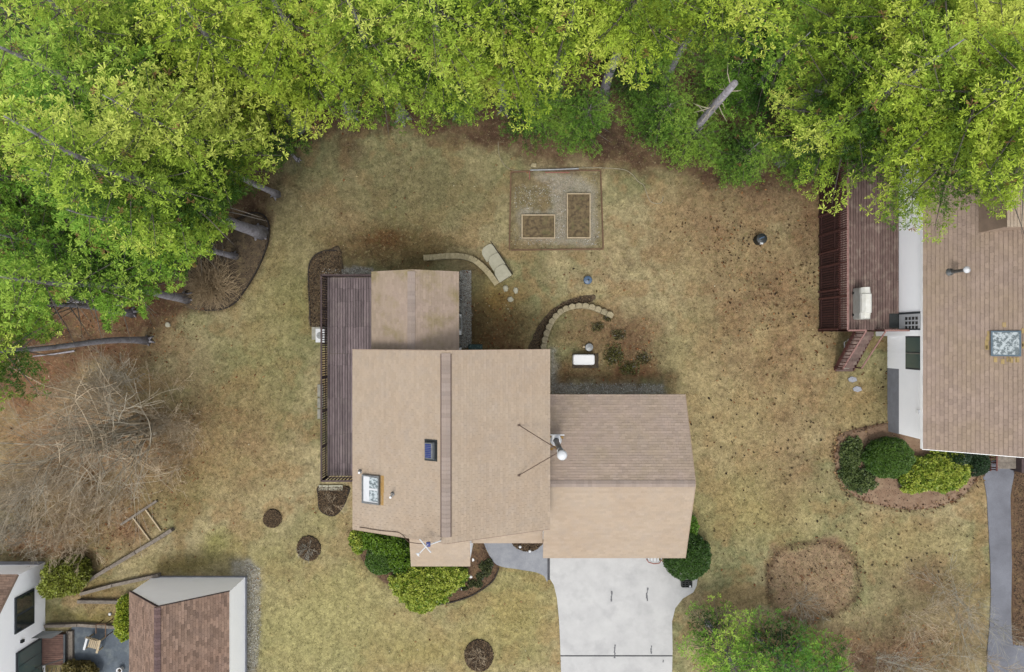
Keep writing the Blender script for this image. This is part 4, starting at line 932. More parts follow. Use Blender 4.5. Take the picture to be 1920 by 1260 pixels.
def rock(px, py, r, h, m, name, label, cat, seed, z0=-.04, parent=None, group=None, top=.72, n=12):
    rg = random.Random(seed); q = P(px, py); cx_, cy_ = q[0], q[1]
    rad = [r*(1+rg.uniform(-.14,.14)) for _ in range(n)]; el = rg.uniform(.8,1.15); vs = []; fs = []
    for s_, z in ((1,z0),(1,h*.55),(.9,h*.85),(top,h),(.3,h*1.02)):
        for k in range(n): a = 2*math.pi*k/n; vs.append((cx_+rad[k]*s_*math.cos(a)*el, cy_+rad[k]*s_*math.sin(a)/el, z+rg.uniform(-.008,.008)*(z > 0)))
    for i in range(4):
        for k in range(n): fs.append((i*n+k, i*n+(k+1)%n, (i+1)*n+(k+1)%n, (i+1)*n+k))
    fs.append(tuple(4*n+k for k in range(n)))
    o = MB().add(vs, fs).build(name, M[m], parent, smooth=True)
    if parent is None: tag(o, label, cat, group)
    return o
rock(1001,311,.17,.2,'wallcap','rock','tan stone at the left end of the grey pole','rock',1)
for k, (px, py, lab) in enumerate(((948,541,'round pale stepping stone nearest the stone steps'), (967,545,'round pale stepping stone on the right of the three'), (957,561,'round pale stepping stone lowest of the three'))):
    rock(px, py, .17, .05, 'step', 'stepping_stone', lab, 'stepping stone', 20+k, top=.9, n=16)
# curved wall north of the wing (coping pieces)
t = thing('curved_retaining_wall', 'low mossy concrete wall curving behind the rear wing', 'garden wall', P(860,485,0))
cl = smooth_poly([(794,483),(812,482),(835,480),(862,480),(886,486),(905,500),(918,514),(932,533)], 3, False)
hw = .16; zz = .35
for k in range(len(cl)-1):
    a, b = Vector(P(*cl[k], zz)), Vector(P(*cl[k+1], zz)); d = (b-a).normalized(); nn = Vector((-d.y,d.x,0))*hw; b = b-d*.008
    MB().hexa([Vector((v.x,v.y,-.05)) for v in (a-nn,b-nn,b+nn,a+nn)], [v+Vector((0,0,rnd.uniform(-.004,.004))) for v in (a-nn,b-nn,b+nn,a+nn)]).build('coping_piece', M['wallcap'], t)
# three rounded steps
t = thing('stone_steps', 'three overlapping rounded pale stone steps beside the curved wall', 'garden steps', P(928,492,0))
dirv = Vector((27,57,0)).normalized()
for k, (px, py) in enumerate(((917,473),(930,490),(941,511))):
    h = .12+.14*k; c = Vector(P(px, py, h)); a_ = math.atan2(-(511-473), (941-917)); f_ = Vector((math.cos(a_), math.sin(a_), 0)); s_ = Vector((-f_.y, f_.x, 0))
    pts = []
    A2, B2 = .42, .42     # half width across, half length along
    outl = [(-.02-B2*1.0*math.cos(b), A2*math.sin(b)) for b in np.linspace(-math.pi/2, math.pi/2, 11)]
    outl = [(-.0-.42*abs(math.cos(b))**(.5 if b > 0 else .95), A2*(abs(math.sin(b))**(.5 if b > 0 else .95))*(1 if math.sin(b) > 0 else -1)) for b in np.linspace(-math.pi/2, math.pi/2, 19)]+[(.42,A2),(.42,-A2)]
    pl = [(c+f_*x+s_*y)[:2] for x, y in outl]
    MB().prism([tuple(q) for q in pl], -.04, h).build('step', M['step'], t, bevel=.02)
MB().bar(P(920,452,.4), P(962,515,.4), .05, .06).build('edge_rail', M['blackedge'], t)
# block wall around the sunken bed
t = thing('block_wall', 'curved wall of rounded tan blocks wrapping the bed behind the white tank', 'garden wall', P(1060,600,0))
arc = smooth_poly([(1019,657),(1021,640),(1026,622),(1033,606),(1043,592),(1056,581),(1072,575),(1090,573),(1108,575),(1124,581),(1142,589),(1160,597)], 10, False)
acc = 0; last = arc[0]; blocks = [arc[0]]
for q in arc[1:]:
    acc += math.hypot(q[0]-last[0], q[1]-last[1]); last = q
    if acc > 11.6: blocks.append(q); acc = 0
for k in range(len(blocks)-1):
    a = Vector(P(*blocks[k], .4)); b = Vector(P(*blocks[k+1], .4)); d = (b-a).normalized(); nn = Vector((-d.y,d.x,0))
    a, b = a+d*.006, b-d*.006; w = .155
    pl = [a-nn*w, b-nn*w, b+nn*w*.75, (a*.5+b*.5)+nn*w*1.25, a+nn*w*.75]
    MB().prism([tuple(v)[:2] for v in pl], -.04, .4+rnd.uniform(-.015,.015)).build('wall_block', M['stone'], t, bevel=.025)
# white tank on a slab, lids, bins
q = P(1095,674,0); t = thing('white_tank', 'white rounded tank lid on a dark slab behind the garage', 'tank', q)
tx, tyy = PX(1095,.8), PY(674.5,.8)
def rrect(cx_, cy_, a, b, r, n=5):
    out = []
    for sx, sy, a0 in ((1,1,0),(-1,1,90),(-1,-1,180),(1,-1,270)):
        for k in range(n+1):
            an = math.radians(a0+90*k/n); out.append((cx_+sx*(a-r)+r*math.cos(an), cy_+sy*(b-r)+r*math.sin(an)))
    return out
MB().box(PX(1073,0), PY(690,0), -.05, PX(1122,0), PY(663,0), .06).build('slab', M['mulch'], t)
MB().prism(rrect(tx,tyy,.62,.30,.12), .06, .8).build('body', M['plasticw'], t, bevel=.06)
q = P(1104,651,0); t = thing('tank_collar', 'round grey riser lid just above the white tank', 'lid', q)
MB().lathe(q[0], q[1], [(.24,-.05),(.24,.22),(.22,.25),(.02,.27)], 22).build('lid', M['metal'], t)
MB().lathe(q[0]-.3, q[1]+.02, [(.07,-.05),(.07,.14),(.01,.15)], 12).build('small_cap', M['newwood'], t)
q = P(1101,526,0); t = thing('well_cover', 'round blue-grey cover standing alone on the back lawn', 'well cover', q)
MB().lathe(q[0], q[1], [(.22,-.05),(.22,.28),(.25,.3),(.25,.34),(.22,.38),(.02,.42)], 24).build('cover', M['blue'], t)
MB().lathe(q[0]+.03, q[1], [(.05,.40),(.05,.46),(.01,.47)], 10).build('knob', M['black'], t)
q = P(1422,450,0); t = thing('compost_bin', 'round black bin on the leafy lawn between the two houses', 'bin', q)
MB().lathe(q[0], q[1], [(.30,-.05),(.27,.5),(.30,.52),(.30,.58),(.12,.64),(.01,.64)], 24).build('body', M['black'], t)
MB().bar((q[0]-.2,q[1]-.03,.64), (q[0]+.12,q[1]+.1,.64), .05, .03).build('handle', M['blue'], t)
MB().box(q[0]-.1, q[1]-.32, .45, q[0]+.06, q[1]-.2, .6).build('latch', M['alum'], t)
q = P(893,649,0); t = thing('hose_box', 'dark green box in the corner between the rear wing and the main roof', 'box', q)
MB().box(PX(878,.55), PY(656,.55), -.02, PX(904,.55), PY(645.5,.55), .5).build('body', M['green'], t, bevel=.03)
MB().box(PX(879,.6), PY(655,.6), .5, PX(903,.6), PY(646,.6), .56).build('lid', M['green'], t, bevel=.02)
# white unit beyond the west rail, pavers
q = P(598,627,0); t = thing('condenser_unit', 'white box unit on a stone pad against the west side of the deck', 'air conditioner', q)
MB().box(PX(585,0), PY(637,0), -.04, PX(620,0), PY(613,0), .05).build('pad', M['paver'], t)
MB().box(PX(591,1.0), PY(642,1.0), .05, PX(608,1.0), PY(616,1.0), .95).build('body', M['alum'], t, bevel=.02)
MB().lathe((PX(591,1.)+PX(608,1.))/2, (PY(642,1.)+PY(616,1.))/2, [(.2,.95),(.2,.97),(.02,.972)], 18).build('fan_grille', M['metal'], t)
for k, (y0, y1) in enumerate(((721,744),(746,765),(767,785))):
    lab = ('northernmost', 'middle', 'southernmost')[k]+' grey paver slab along the west edge of the deck'
    tag(MB().box(PX(595.5,0), PY(y1,0), -.04, PX(606,0), PY(y0,0), .05).build('paver_slab', M['paver']), lab, 'paver')
t = thing('landing_stones', 'pale stone slabs at the south end of the deck above the mulch', 'paving', P(620,914,0))
for a, b in ((598,604),(605,616),(617,643)): MB().box(PX(a,0), PY(919,0), -.03, PX(b,0), PY(909.5+rnd.uniform(-.5,.5),0), .08).build('stone', M['step'], t)
# chair by the garage, grate by the round shrub
t = thing('garden_bench', 'small metal-framed bench at the corner of the garage under the eave', 'bench', P(1226,1050,0))
for k in range(5): MB().bar(P(1216+k*6,1034,.45), P(1216+k*6,1054,.45), .07, .03).build('slat', M['alum'], t)
MB().tube([P(1212,1048,.6),P(1216,1054,.6),P(1226,1057,.6),P(1236,1056,.6),P(1241,1050,.6)], .03, 8).build('back_rail', M['pink'], t)
for px in (1214,1239): MB().bar(P(px,1050,0), P(px,1050,.6), .04, .04).build('leg', M['metal'], t)
t = thing('milk_crate', 'dark open crate with small white objects below the round shrub', 'crate', P(1287,1094,0))
for k in range(4): MB().bar(P(1278+k*6.2,1089,.25), P(1278+k*6.2,1100,.25), .03, .25).build('slat', M['black'], t)
for k in range(4): MB().bar(P(1278,1089.5+k*3.4,.25), P(1297,1089.5+k*3.4,.25), .03, .25).build('slat', M['black'], t)
rock(1291,1095,.07,.4,'alum','rock','small white stone lying in the dark crate','stone',5,z0=.2)
for k, (px, py, lab) in enumerate(((975,1021,'left white globe light on the dark mulch by the entry'), (993,1029,'right white globe light on the dark mulch by the entry'))):
    q = P(px, py); t = thing('garden_light', lab, 'light', q)
    MB().tube([(q[0],q[1],0),(q[0],q[1],.4)], .03, 8).build('stake', M['black'], t)
    MB().lathe(q[0], q[1], [(.02,.36),(.07,.38),(.085,.44),(.06,.5),(.01,.52)], 14).build('globe', M['plasticw'], t, smooth=True)
for k, (px, py, lab) in enumerate(((887,1049,'white stone near the bay corner in the front bed'), (883,1081,'white stone in the middle of the front bed'), (866,1103,'white stone near the lower edge of the front bed'),
    (207,1151,'white stone on the small terrace left of the garage'), (280,816,'larger white stone among the bare branches'), (292,812,'smaller white stone among the bare branches'), (259,797,'small pale stone up-left of the larger white ones'), (315,609,'pale mossy stone at the woods edge right of the leaning trunks'))):
    rock(px, py, .09 if k < 4 else (.24,.17,.1,.16)[k-4], .1, 'step' if k == 7 else 'plasticw' if k < 4 else 'paver', 'rock', lab, 'stone', 40+k, z0=0)
# edging strips round the beds
def edging(name, label, pts, w=.07, h=.06, m='blackedge'):
    q = smooth_poly(pts, 4, False); t = thing(name, label, 'edging', P(*q[0]))
    mb = MB()
    for a, b in zip(q[:-1], q[1:]):
        mb.bar(Vector(P(*a))+Vector((0,0,.02)), Vector(P(*b))+Vector((0,0,.02)), w, h+.04)
    mb.build('strip', M[m], t)
edging('bed_edging', 'dark edging curving around the bed of the thick grey trunk', [(440,414),(470,400),(492,402),(504,420),(503,450),(494,480),(480,510),(462,540),(440,568),(415,580),(385,582)])
edging('bed_edging', 'dark edging around the mulch strip at the deck corner', [(632,470),(613,470),(592,478),(580,498),(579,530),(581,575),(583,612)])
edging('bed_edging', 'dark edging along the lower side of the front shrub bed', [(735,1100),(765,1115),(800,1132),(840,1130),(880,1118),(908,1102),(926,1086),(935,1065)])
edging('bed_edging', 'dark edging around the small corner bed below the deck', [(597,912),(597,935),(600,955),(614,965),(628,966),(640,955),(650,935),(654,912)], w=.05)

# ------------------------------------------------------------ foliage
def tufts(pos, axis, size, col, blades=8, width=.30, spread=1.0, jitter=.10, seed=0, flat=0.):
    """each tuft is a burst of kite-shaped blades round an axis; returns V, F, vertex colours"""
    rg = np.random.default_rng(seed); N = len(pos)
    axis = axis/np.linalg.norm(axis, axis=1, keepdims=True)
    A = np.repeat(axis, blades, 0); Pp = np.repeat(pos, blades, 0); Sz = np.repeat(size, blades)*rg.uniform(.7, 1.15, N*blades)
    d = rg.normal(size=(N*blades, 3)); d /= np.linalg.norm(d, axis=1, keepdims=True)
    d = d*spread+A*.75; d[:, 2] *= (1-flat); d /= np.linalg.norm(d, axis=1, keepdims=True)
    r = rg.normal(size=(N*blades, 3))*.45; r[:, 2] += 1.; sdv = np.cross(d, r); sdv /= np.linalg.norm(sdv, axis=1, keepdims=True)+1e-9
    s = Sz[:, None]
    v0 = Pp; v1 = Pp+d*s*.62+sdv*s*width*.5; v2 = Pp+d*s; v3 = Pp+d*s*.62-sdv*s*width*.5
    V = np.stack([v0, v1, v2, v3], 1).reshape(-1, 3)
    F = np.arange(len(V)).reshape(-1, 4)
    Cc = np.repeat(col, blades, 0)*(1+rg.uniform(-jitter, jitter, (N*blades, 1)))
    Cv = np.repeat(Cc, 4, 0)
    return V, F, np.clip(Cv, 0, 1)
def fans(pos, axis, size, col, blades, width, seed, flat=0.):
    """pine tuft: a dome of narrow needle bundles, each widening outwards"""
    rg = np.random.default_rng(seed); N = len(pos); axis = axis/np.linalg.norm(axis, axis=1, keepdims=True)
    A = np.repeat(axis, blades, 0); Pp = np.repeat(pos, blades, 0); s = (np.repeat(size, blades)*rg.uniform(.65, 1.1, N*blades))[:, None]
    d = rg.normal(size=(N*blades, 3)); d /= np.linalg.norm(d, axis=1, keepdims=True); d = d+A*.9; d[:, 2] *= (1-flat); d /= np.linalg.norm(d, axis=1, keepdims=True)
    r = rg.normal(size=(N*blades, 3))*.5; r[:, 2] += 1.; sdv = np.cross(d, r); sdv /= np.linalg.norm(sdv, axis=1, keepdims=True)+1e-9
    V = np.stack([Pp, Pp+d*s+sdv*s*width, Pp+d*s-sdv*s*width], 1).reshape(-1, 3); F = np.arange(len(V)).reshape(-1, 3)
    cc = np.repeat(col, blades, 0)*(1+rg.uniform(-.10, .10, (N*blades, 1)))
    C3 = np.stack([cc*.94, cc*1.03, cc*1.03], 1).reshape(-1, 3)
    return V, F, np.clip(C3, 0, 1)
def project(p):
    k = FP/(HC-p[:, 2]); return 960+p[:, 0]*k, 630-p[:, 1]*k
FK = 1.3
FCOL = {  # dark (inner needles and gap shade), mid, tip  (albedo, seen colour)
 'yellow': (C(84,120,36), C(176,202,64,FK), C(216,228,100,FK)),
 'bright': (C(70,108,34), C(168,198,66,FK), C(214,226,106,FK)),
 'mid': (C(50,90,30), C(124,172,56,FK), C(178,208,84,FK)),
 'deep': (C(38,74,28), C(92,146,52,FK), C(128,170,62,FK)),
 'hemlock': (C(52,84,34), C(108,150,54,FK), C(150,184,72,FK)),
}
NT = [0]
def pine(bx, by, h, cb, Rr, tr, label, palette='bright', lean=(0,0), seed=0, size=.195, blades=9, step=.33, tstep=.185, mask=CANOPY, flatness=.35, group='pine trees around the yard', dz=.92, name='pine_tree', cat='pine tree', twigcol='bark', jag=16):
    rg = np.random.default_rng(seed+100); b = Vector(P(bx, by)); t = thing(name, label, cat, tuple(b), group=group)
    cxy = lambda z: np.array([b.x+lean[0]*(z/h)+.12*math.sin(z*.6+seed), b.y+lean[1]*(z/h)+.12*math.cos(z*.5+seed)])
    mb = MB(); zs = np.linspace(-.1, h, 14)
    pts = [(*cxy(max(z, 0)), z) for z in zs]; rs = [tr*(1.35 if i == 0 else 1)*(1-.93*(max(z,0)/h)) for i, z in enumerate(zs)]
    mb.tube(pts, rs, 9)
    for k in range(5):   # root flare
        a = k*1.26+seed; mb.tube([(b.x+math.cos(a)*tr*.5, b.y+math.sin(a)*tr*.5, tr*1.2), (b.x+math.cos(a)*tr*1.8, b.y+math.sin(a)*tr*1.7, -.05)], [tr*.4, tr*.15], 5)
    POS = []; AX = []; U = []; BR = []; z = cb
    while z < h-.3:
        f = (z-cb)/(h-cb); L0 = Rr*((1-f)**.75)*(.65+.35*min(1, f*5))
        nb = 5 if f < .8 else 4; a0 = rg.uniform(0, 6.28); c0 = cxy(z)
        for k in range(nb):
            L = L0*rg.uniform(.72, 1.18)+.25; a = a0+6.283*k/nb+rg.uniform(-.25,.25); d = np.array([math.cos(a), math.sin(a), 0.]); sd_ = np.array([-d[1], d[0], 0.])
            rise = rg.uniform(.02, .22); zb = z+rg.uniform(-.2, .2); bend = rg.uniform(-.15,.15)
            bp = lambda tt: np.array([c0[0], c0[1], zb])+d*L*tt+sd_*bend*L*tt*tt+np.array([0, 0, (rise*tt+.12*tt*tt)*L])
            e = bp(1.); brt = rg.normal()*.2
            pe = project(e[None])
            if not (-330 < pe[0][0] < 2250 and -330 < pe[1][0] < 1590): continue
            mb.tube([tuple(bp(q)) for q in (0,.5,.96)], [.012+.013*L,.006+.007*L,.006], 3, m=1, cap=False)
            tt = .09
            while tt < 1.0:
                for s_ in (-1, 1):
                    l = (.32*L*(1-tt)+.32)*rg.uniform(.7,1.2); o = bp(tt); dd = d*.62+sd_*s_*.78; dd = dd/np.linalg.norm(dd)
                    n_ = max(1, int(l/tstep))
                    for j in range(1, n_+1):
                        q = o+dd*l*j/n_+np.array([0,0,.06*l])+rg.normal(size=3)*.05
                        POS.append(q); AX.append(dd*.45+np.array([0,0,1.])); U.append(.55*tt+.45*j/n_+brt)
                tt += step/L*rg.uniform(.8,1.2)
            POS.append(e); AX.append(d*.6+np.array([0,0,.9])); U.append(1.+brt)
        z += dz*rg.uniform(.8,1.2)
    POS = np.array(POS); AX = np.array(AX); U = np.array(U)
    px, py = project(POS)
    jx = (fbm(px, py, 22, 77, 2)-.5)*jag*2.2; jy = (fbm(px, py, 22, 83, 2)-.5)*jag*2.2
    keep = (px > -260) & (px < 2180) & (py > -260) & (py < 1520)
    if mask is not None: keep &= inpoly(px+jx, py+jy, mask)
    POS, AX, U = POS[keep], AX[keep], U[keep]
    mb.build('trunk', [M[twigcol], M['limb']], t, smooth=True)
    if len(POS) == 0: return t
    dk, md, tp = [np.array(c_) for c_ in FCOL[palette]]
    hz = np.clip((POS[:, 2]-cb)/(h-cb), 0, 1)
    g = np.clip(-.04+.62*U+.3*hz+rg.normal(size=len(U))*.08+(fbm(POS[:,0]+POS[:,2]*.7, POS[:,1], 2.0, 5, 3)-.5)*1.7, 0, 1)[:, None]  # needle age, plus shade of gaps and lower boughs put into the colour
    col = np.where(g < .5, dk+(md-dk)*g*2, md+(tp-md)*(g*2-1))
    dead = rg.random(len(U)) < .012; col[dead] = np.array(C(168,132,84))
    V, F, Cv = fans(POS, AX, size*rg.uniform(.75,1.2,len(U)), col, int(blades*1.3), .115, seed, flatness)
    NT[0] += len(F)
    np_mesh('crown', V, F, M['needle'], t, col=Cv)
    return t

PINES = [ # bx by h cb R trunk label palette lean seed
 (516,366,17,6.5,3.6,.18,'slim grey-trunked pine at the left woods edge, base right of the thick trunk','bright',(.2,.0)),
 (487,436,20,6.2,4.0,.33,'pine with the thickest grey trunk standing in the edged bed','bright',(-.2,.3)),
 (440,478,15,5.4,3.2,.17,'pine with a short brownish trunk just below the thickest trunk','mid',(0,0)),
 (350,556,16,4.8,3.4,.25,'pine with a grey trunk beside the round dry shrub','mid',(-.1,.0)),
 (250,585,13,5.0,2.8,.2,'thin pine left of the round dry shrub over the leaf litter','mid',(-.3,.1)),
 (280,638,18,9.6,3.2,.2,'pine with a long bare leaning trunk above the bare branches','bright',(-1.0,-.5)),
 (430,330,19,5.0,4.4,.34,'pine behind the thickest trunk deeper in the left woods','mid',(0,0)),
 (370,430,14,3.6,3.8,.26,'dense mid-green pine filling the left woods between the trunks','mid',(0,0)),
 (280,500,13,3.6,3.6,.24,'mid-green pine left of the grey trunks above the litter','mid',(0,0)),
 (170,560,16,6,3.4,.28,'pine over the multi-stemmed trunks at the left','bright',(0,0)),
 (130,470,17,5,4.0,.3,'pale yellow-green pine at the left frame edge','yellow',(0,0)),
 (440,250,18,5,4.2,.3,'tall pine in the upper left woods, left of the lawn notch','bright',(0,0)),
 (320,340,15,4.5,3.8,.28,'pine in the middle of the upper left woods','bright',(0,0)),
 (220,400,14,4.5,3.8,.28,'pine near the left edge above the pale one','mid',(0,0)),
 (565,240,17,5,4.2,.3,'bright pine above the left corner of the back lawn','yellow',(0,0)),
 (660,215,18,6,4.3,.3,'pine with drooping bright limbs over the lawn left of centre','yellow',(0,0)),
 (755,222,16,5.5,4.2,.3,'bright pine at the top centre-left over the lawn edge','bright',(0,0)),
 (855,212,18,6,4.3,.3,'broad bright pine at the top centre of the yard','bright',(0,0)),
 (945,205,16,6.5,4.0,.28,'yellow-green pine above the vegetable plot','yellow',(0,0)),
 (1040,185,19,8,4.0,.3,'tall yellow-tipped pine behind the vegetable plot','yellow',(0,0)),
 (1130,180,19,9,3.8,.3,'pine with a narrow drooping crown right of the vegetable plot','yellow',(0,0)),
 (330,220,15,4,4.2,.3,'background pine in the top left corner above the middle one','mid',(0,0)),
 (210,290,14,4,4.0,.3,'background pine at the far upper left','bright',(0,0)),
 (450,150,14,3.5,4.2,.3,'background pine at the top left','mid',(0,0)),
 (580,150,15,4,4.0,.3,'background pine behind the upper left corner of the lawn','mid',(0,0)),
 (760,140,15,4,4.2,.3,'background pine at the top centre-left','mid',(0,0)),
 (950,120,15,4,4.2,.3,'background pine at the top centre','mid',(0,0)),
 (1120,100,13,3,4.0,.3,'background pine at the top right of centre','deep',(0,0)),
 (1235,170,17,8.5,3.3,.26,'yellow pine left of the broken grey trunk','yellow',(0,0)),
 (1390,190,9,2,3.6,.24,'deep green low pine right of the broken grey trunk','mid',(0,0)),
 (1380,80,12,3.5,4.2,.26,'deep green pine at the top behind the broken trunk','mid',(0,0)),
 (1465,300,16,6,4.6,.28,'yellow-green pine reaching out left of the right-hand giant','bright',(0,0)),
 (1500,200,17,7,4.6,.34,'large pine above the red-brown deck','yellow',(0,0)),
 (1530,300,18,9.0,6.2,.34,'huge yellow-green pine overhanging the neighbour deck','yellow',(.6,-1.2)),
 (1620,305,18,9.0,7.2,.36,'huge pine overhanging the brown neighbour roof','yellow',(-.8,-1.8)),
 (1740,300,20,9.8,5.2,.34,'broad pine over the north end of the brown neighbour roof','yellow',(0,0)),
 (1680,170,15,4,4.6,.34,'background pine at the upper right','bright',(0,0)),
 (1520,90,14,4,4.4,.3,'background pine at the top right of the broken trunk','bright',(0,0)),
]
for k, (bx, by, h, cb, Rr, tr, lab, pal, ln) in enumerate(PINES):
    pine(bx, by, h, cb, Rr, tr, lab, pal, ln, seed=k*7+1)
LOW = [(1000,235,6.5,1.2,2.3,'dark green low hemlock left above the vegetable plot'),(1085,255,5.5,1.0,2.0,'dark green low hemlock right above the vegetable plot'),(1220,245,5,.8,2.3,'low green hemlock right of the dark gap'),
       (1285,270,3.6,.4,2.2,'low green hemlock at the lawn edge under the broken trunk'),(1370,310,5,.6,2.0,'low green hemlock nearest the leafy brown lawn'),(1190,170,7,1.5,2.4,'mid-green hemlock above the dark gap'),
       (1330,190,6,1.5,2.4,'hemlock around the broken grey trunk'),(560,300,5,1.6,1.7,'low dark hemlock at the left corner of the back lawn'),(860,215,5,1.2,1.8,'low dark hemlock under the bright pines at the lawn top'),(1470,310,5,1.2,2.0,'low hemlock beside the neighbour deck')]
for k, (bx, by, h, cb, Rr, lab) in enumerate(LOW):
    pine(bx, by, h, cb, Rr, .1, lab, 'hemlock', seed=400+k, size=.14, blades=8, step=.24, tstep=.15, dz=.42, name='hemlock_tree', cat='hemlock tree', group='low hemlocks at the woods edge', flatness=.25)
# young pines at the bottom
pine(1420,1190,7.0,1.8,3.0,.13,'young green pine rising between driveway and mulch island','deep',seed=501,size=.19,blades=7,step=.36,tstep=.24,mask=CANOPY_S,dz=.5,group='young pines at the lower right',jag=14)
pine(1500,1215,6.0,1.6,2.5,.12,'young green pine below the mulch island','mid',seed=502,size=.19,blades=7,step=.36,tstep=.24,mask=CANOPY_S,dz=.5,group='young pines at the lower right',jag=14)
pine(1325,1170,6.5,1.6,2.9,.12,'young green pine beside the right edge of the driveway','mid',seed=503,size=.19,blades=7,step=.36,tstep=.24,mask=CANOPY_S,dz=.5,group='young pines at the lower right',jag=14)
pine(1765,1275,5.0,2.0,1.9,.12,'small pine at the bottom edge left of the asphalt path','bright',seed=504,size=.18,step=.5,tstep=.3,mask=CANOPY_SE,group='young pines at the lower right')

# broken grey trunk in the woods
q0 = Vector(P(1311,231,3.0)); q1 = Vector((q0.x+.1, q0.y+.1, 8.6)); t = thing('broken_trunk', 'bare broken grey pine trunk with dead stubs at the top right of centre', 'dead tree', (q0.x,q0.y,0))
MB().tube([(q0.x,q0.y,0),(q0.x+.03,q0.y,3.2),tuple(q0.lerp(q1,.5)),tuple(q1)], [.24,.21,.19,.16], 12).build('trunk', M['bark'], t, smooth=True)
for k in range(16):
    z = rnd.uniform(2.8,8.4); a = rnd.uniform(0,6.28); L_ = rnd.uniform(.3,1.3); p = Vector((q0.x,q0.y,z)); d = Vector((math.cos(a),math.sin(a),.15))
    MB().tube([p+d*.2, p+d*L_*.6, p+d*L_+Vector((rnd.uniform(-.2,.2),rnd.uniform(-.2,.2),-.1))], [.03,.018,.006], 5).build('stub', M['twig2'], t)

# ------------------------------------------------------------ bare woody growth
def bare(t, stems, m, seed, name='branches'):
    """stems: list of (p0, dir, length, radius, depth)"""
    rg = random.Random(seed); segs = []
    stack = list(stems)
    while stack:
        p, d, L_, r, dep = stack.pop()
        n = 4; pts = [p]; dd = d.normalized()
        for k in range(n):
            dd = (dd+Vector((rg.gauss(0,.10),rg.gauss(0,.10),rg.gauss(0,.06)+.03))).normalized(); pts.append(pts[-1]+dd*L_/n)
        segs.append((pts, [max(.0052, r*(1-.6*k/n)) for k in range(n+1)]))
        if dep > 0:
            nb = rg.choice((3,4,5)) if dep > 1 else rg.choice((3,4))
            for _ in range(nb):
                u = rg.uniform(.25,1.); i = min(n-1, int(u*n)); q = pts[i].lerp(pts[i+1], u*n-i)
                ax = Vector((rg.gauss(0,1),rg.gauss(0,1),rg.gauss(0,.6))); nd = (dd+ax.normalized()*rg.uniform(.5,.95)).normalized()
                stack.append((q, nd, L_*rg.uniform(.45,.72), r*.45, dep-1))
    mb = MB()
    for pts, rs in segs: mb.tube(pts, rs, 3 if rs[0] < .03 else 6, cap=False)
    return mb.build(name, m, t)
# large leafless multi-stem tree at the left
t = thing('bare_tree', 'large leafless many-stemmed tree spreading grey branches at the left', 'tree', P(290,790,0))
st_ = []
for k in range(25):
    b = Vector(P(290+rnd.uniform(-34,30), 792+rnd.uniform(-16,18))); a = rnd.uniform(0,6.28); sp_ = rnd.uniform(.05,.42)
    st_.append((b, Vector((math.cos(a)*sp_, math.sin(a)*sp_, 1.)), rnd.uniform(4.,7.), rnd.uniform(.045,.09), 3))
bare(t, st_[:15], M['twig2'], 5, 'grey_stem_cluster'); bare(t, st_[15:], M['twig'], 6, 'tan_stem_cluster')
t = thing('bare_tree', 'leafless tree at the left edge above the white cottage', 'tree', P(70,880,0))
st_ = []
for k in range(9):
    b = Vector(P(90+rnd.uniform(-30,30), 880+rnd.uniform(-20,20))); a = rnd.uniform(0,6.28); sp_ = rnd.uniform(.1,.4); st_.append((b, Vector((math.cos(a)*sp_, math.sin(a)*sp_, 1.)), rnd.uniform(2.5,5), .03, 3))
bare(t, st_, M['twig'], 8, 'stem_cluster')
for k, (px, py, n, L_, lab) in enumerate(((60,1000,12,1.5,'tangle of tan bare twigs just above the white cottage'), (150,985,12,1.5,'tangle of tan bare twigs left of the timber steps'), (215,930,9,1.4,'bare brown bush above the timber steps'),
        (60,930,11,1.7,'tangle of tan bare twigs at the left edge'), (150,900,11,1.8,'bare brown bush under the large leafless tree'), (330,850,9,1.5,'bare brown bush right of the leafless tree by the lawn'), (240,715,10,1.9,'bare grey bush below the leaning trunk'), (340,770,8,1.5,'bare bush at the lawn edge near the white stones'), (180,745,10,1.7,'bare bush up-left of the leafless tree'))):
    t = thing('bare_shrub', lab, 'shrub', P(px, py), group='leafless bushes at the left'); st_ = []
    for j in range(n*2):
        a = rnd.uniform(0,6.28); sp_ = rnd.uniform(.15,.8); b = Vector(P(px+rnd.uniform(-40,40), py+rnd.uniform(-28,28))); st_.append((b, Vector((math.cos(a)*sp_, math.sin(a)*sp_, 1.)), L_*rnd.uniform(.7,1.3), .018, 3))
    bare(t, st_, M['twig'] if k%3 else M['twig2'], 30+k, 'twig_mass')
# small bare shrubs in the mulch circles
for (px, py, L_, m_, lab, n) in ((579,1028,.55,'palewhite','small pale bare shrub in the middle mulch circle on the front lawn',9), (897,1228,.6,'twig','small bare shrub in the mulch circle at the bottom',9), (622,945,.7,'twig','spindly bare shrub in the corner bed below the deck',5),
                         (1500,1130,1.2,'palewhite','bare twiggy shrub on the mulch island',9)):
    t = thing('bare_shrub', lab, 'shrub', P(px, py)); st_ = []
    for j in range(n):
        a = j*6.28/n+rnd.uniform(-.3,.3); st_.append((Vector(P(px, py)), Vector((math.cos(a)*.9, math.sin(a)*.9, .8)), L_*rnd.uniform(.7,1.2), .014, 2))
    bare(t, st_, M[m_], int(px), 'twig_mass')
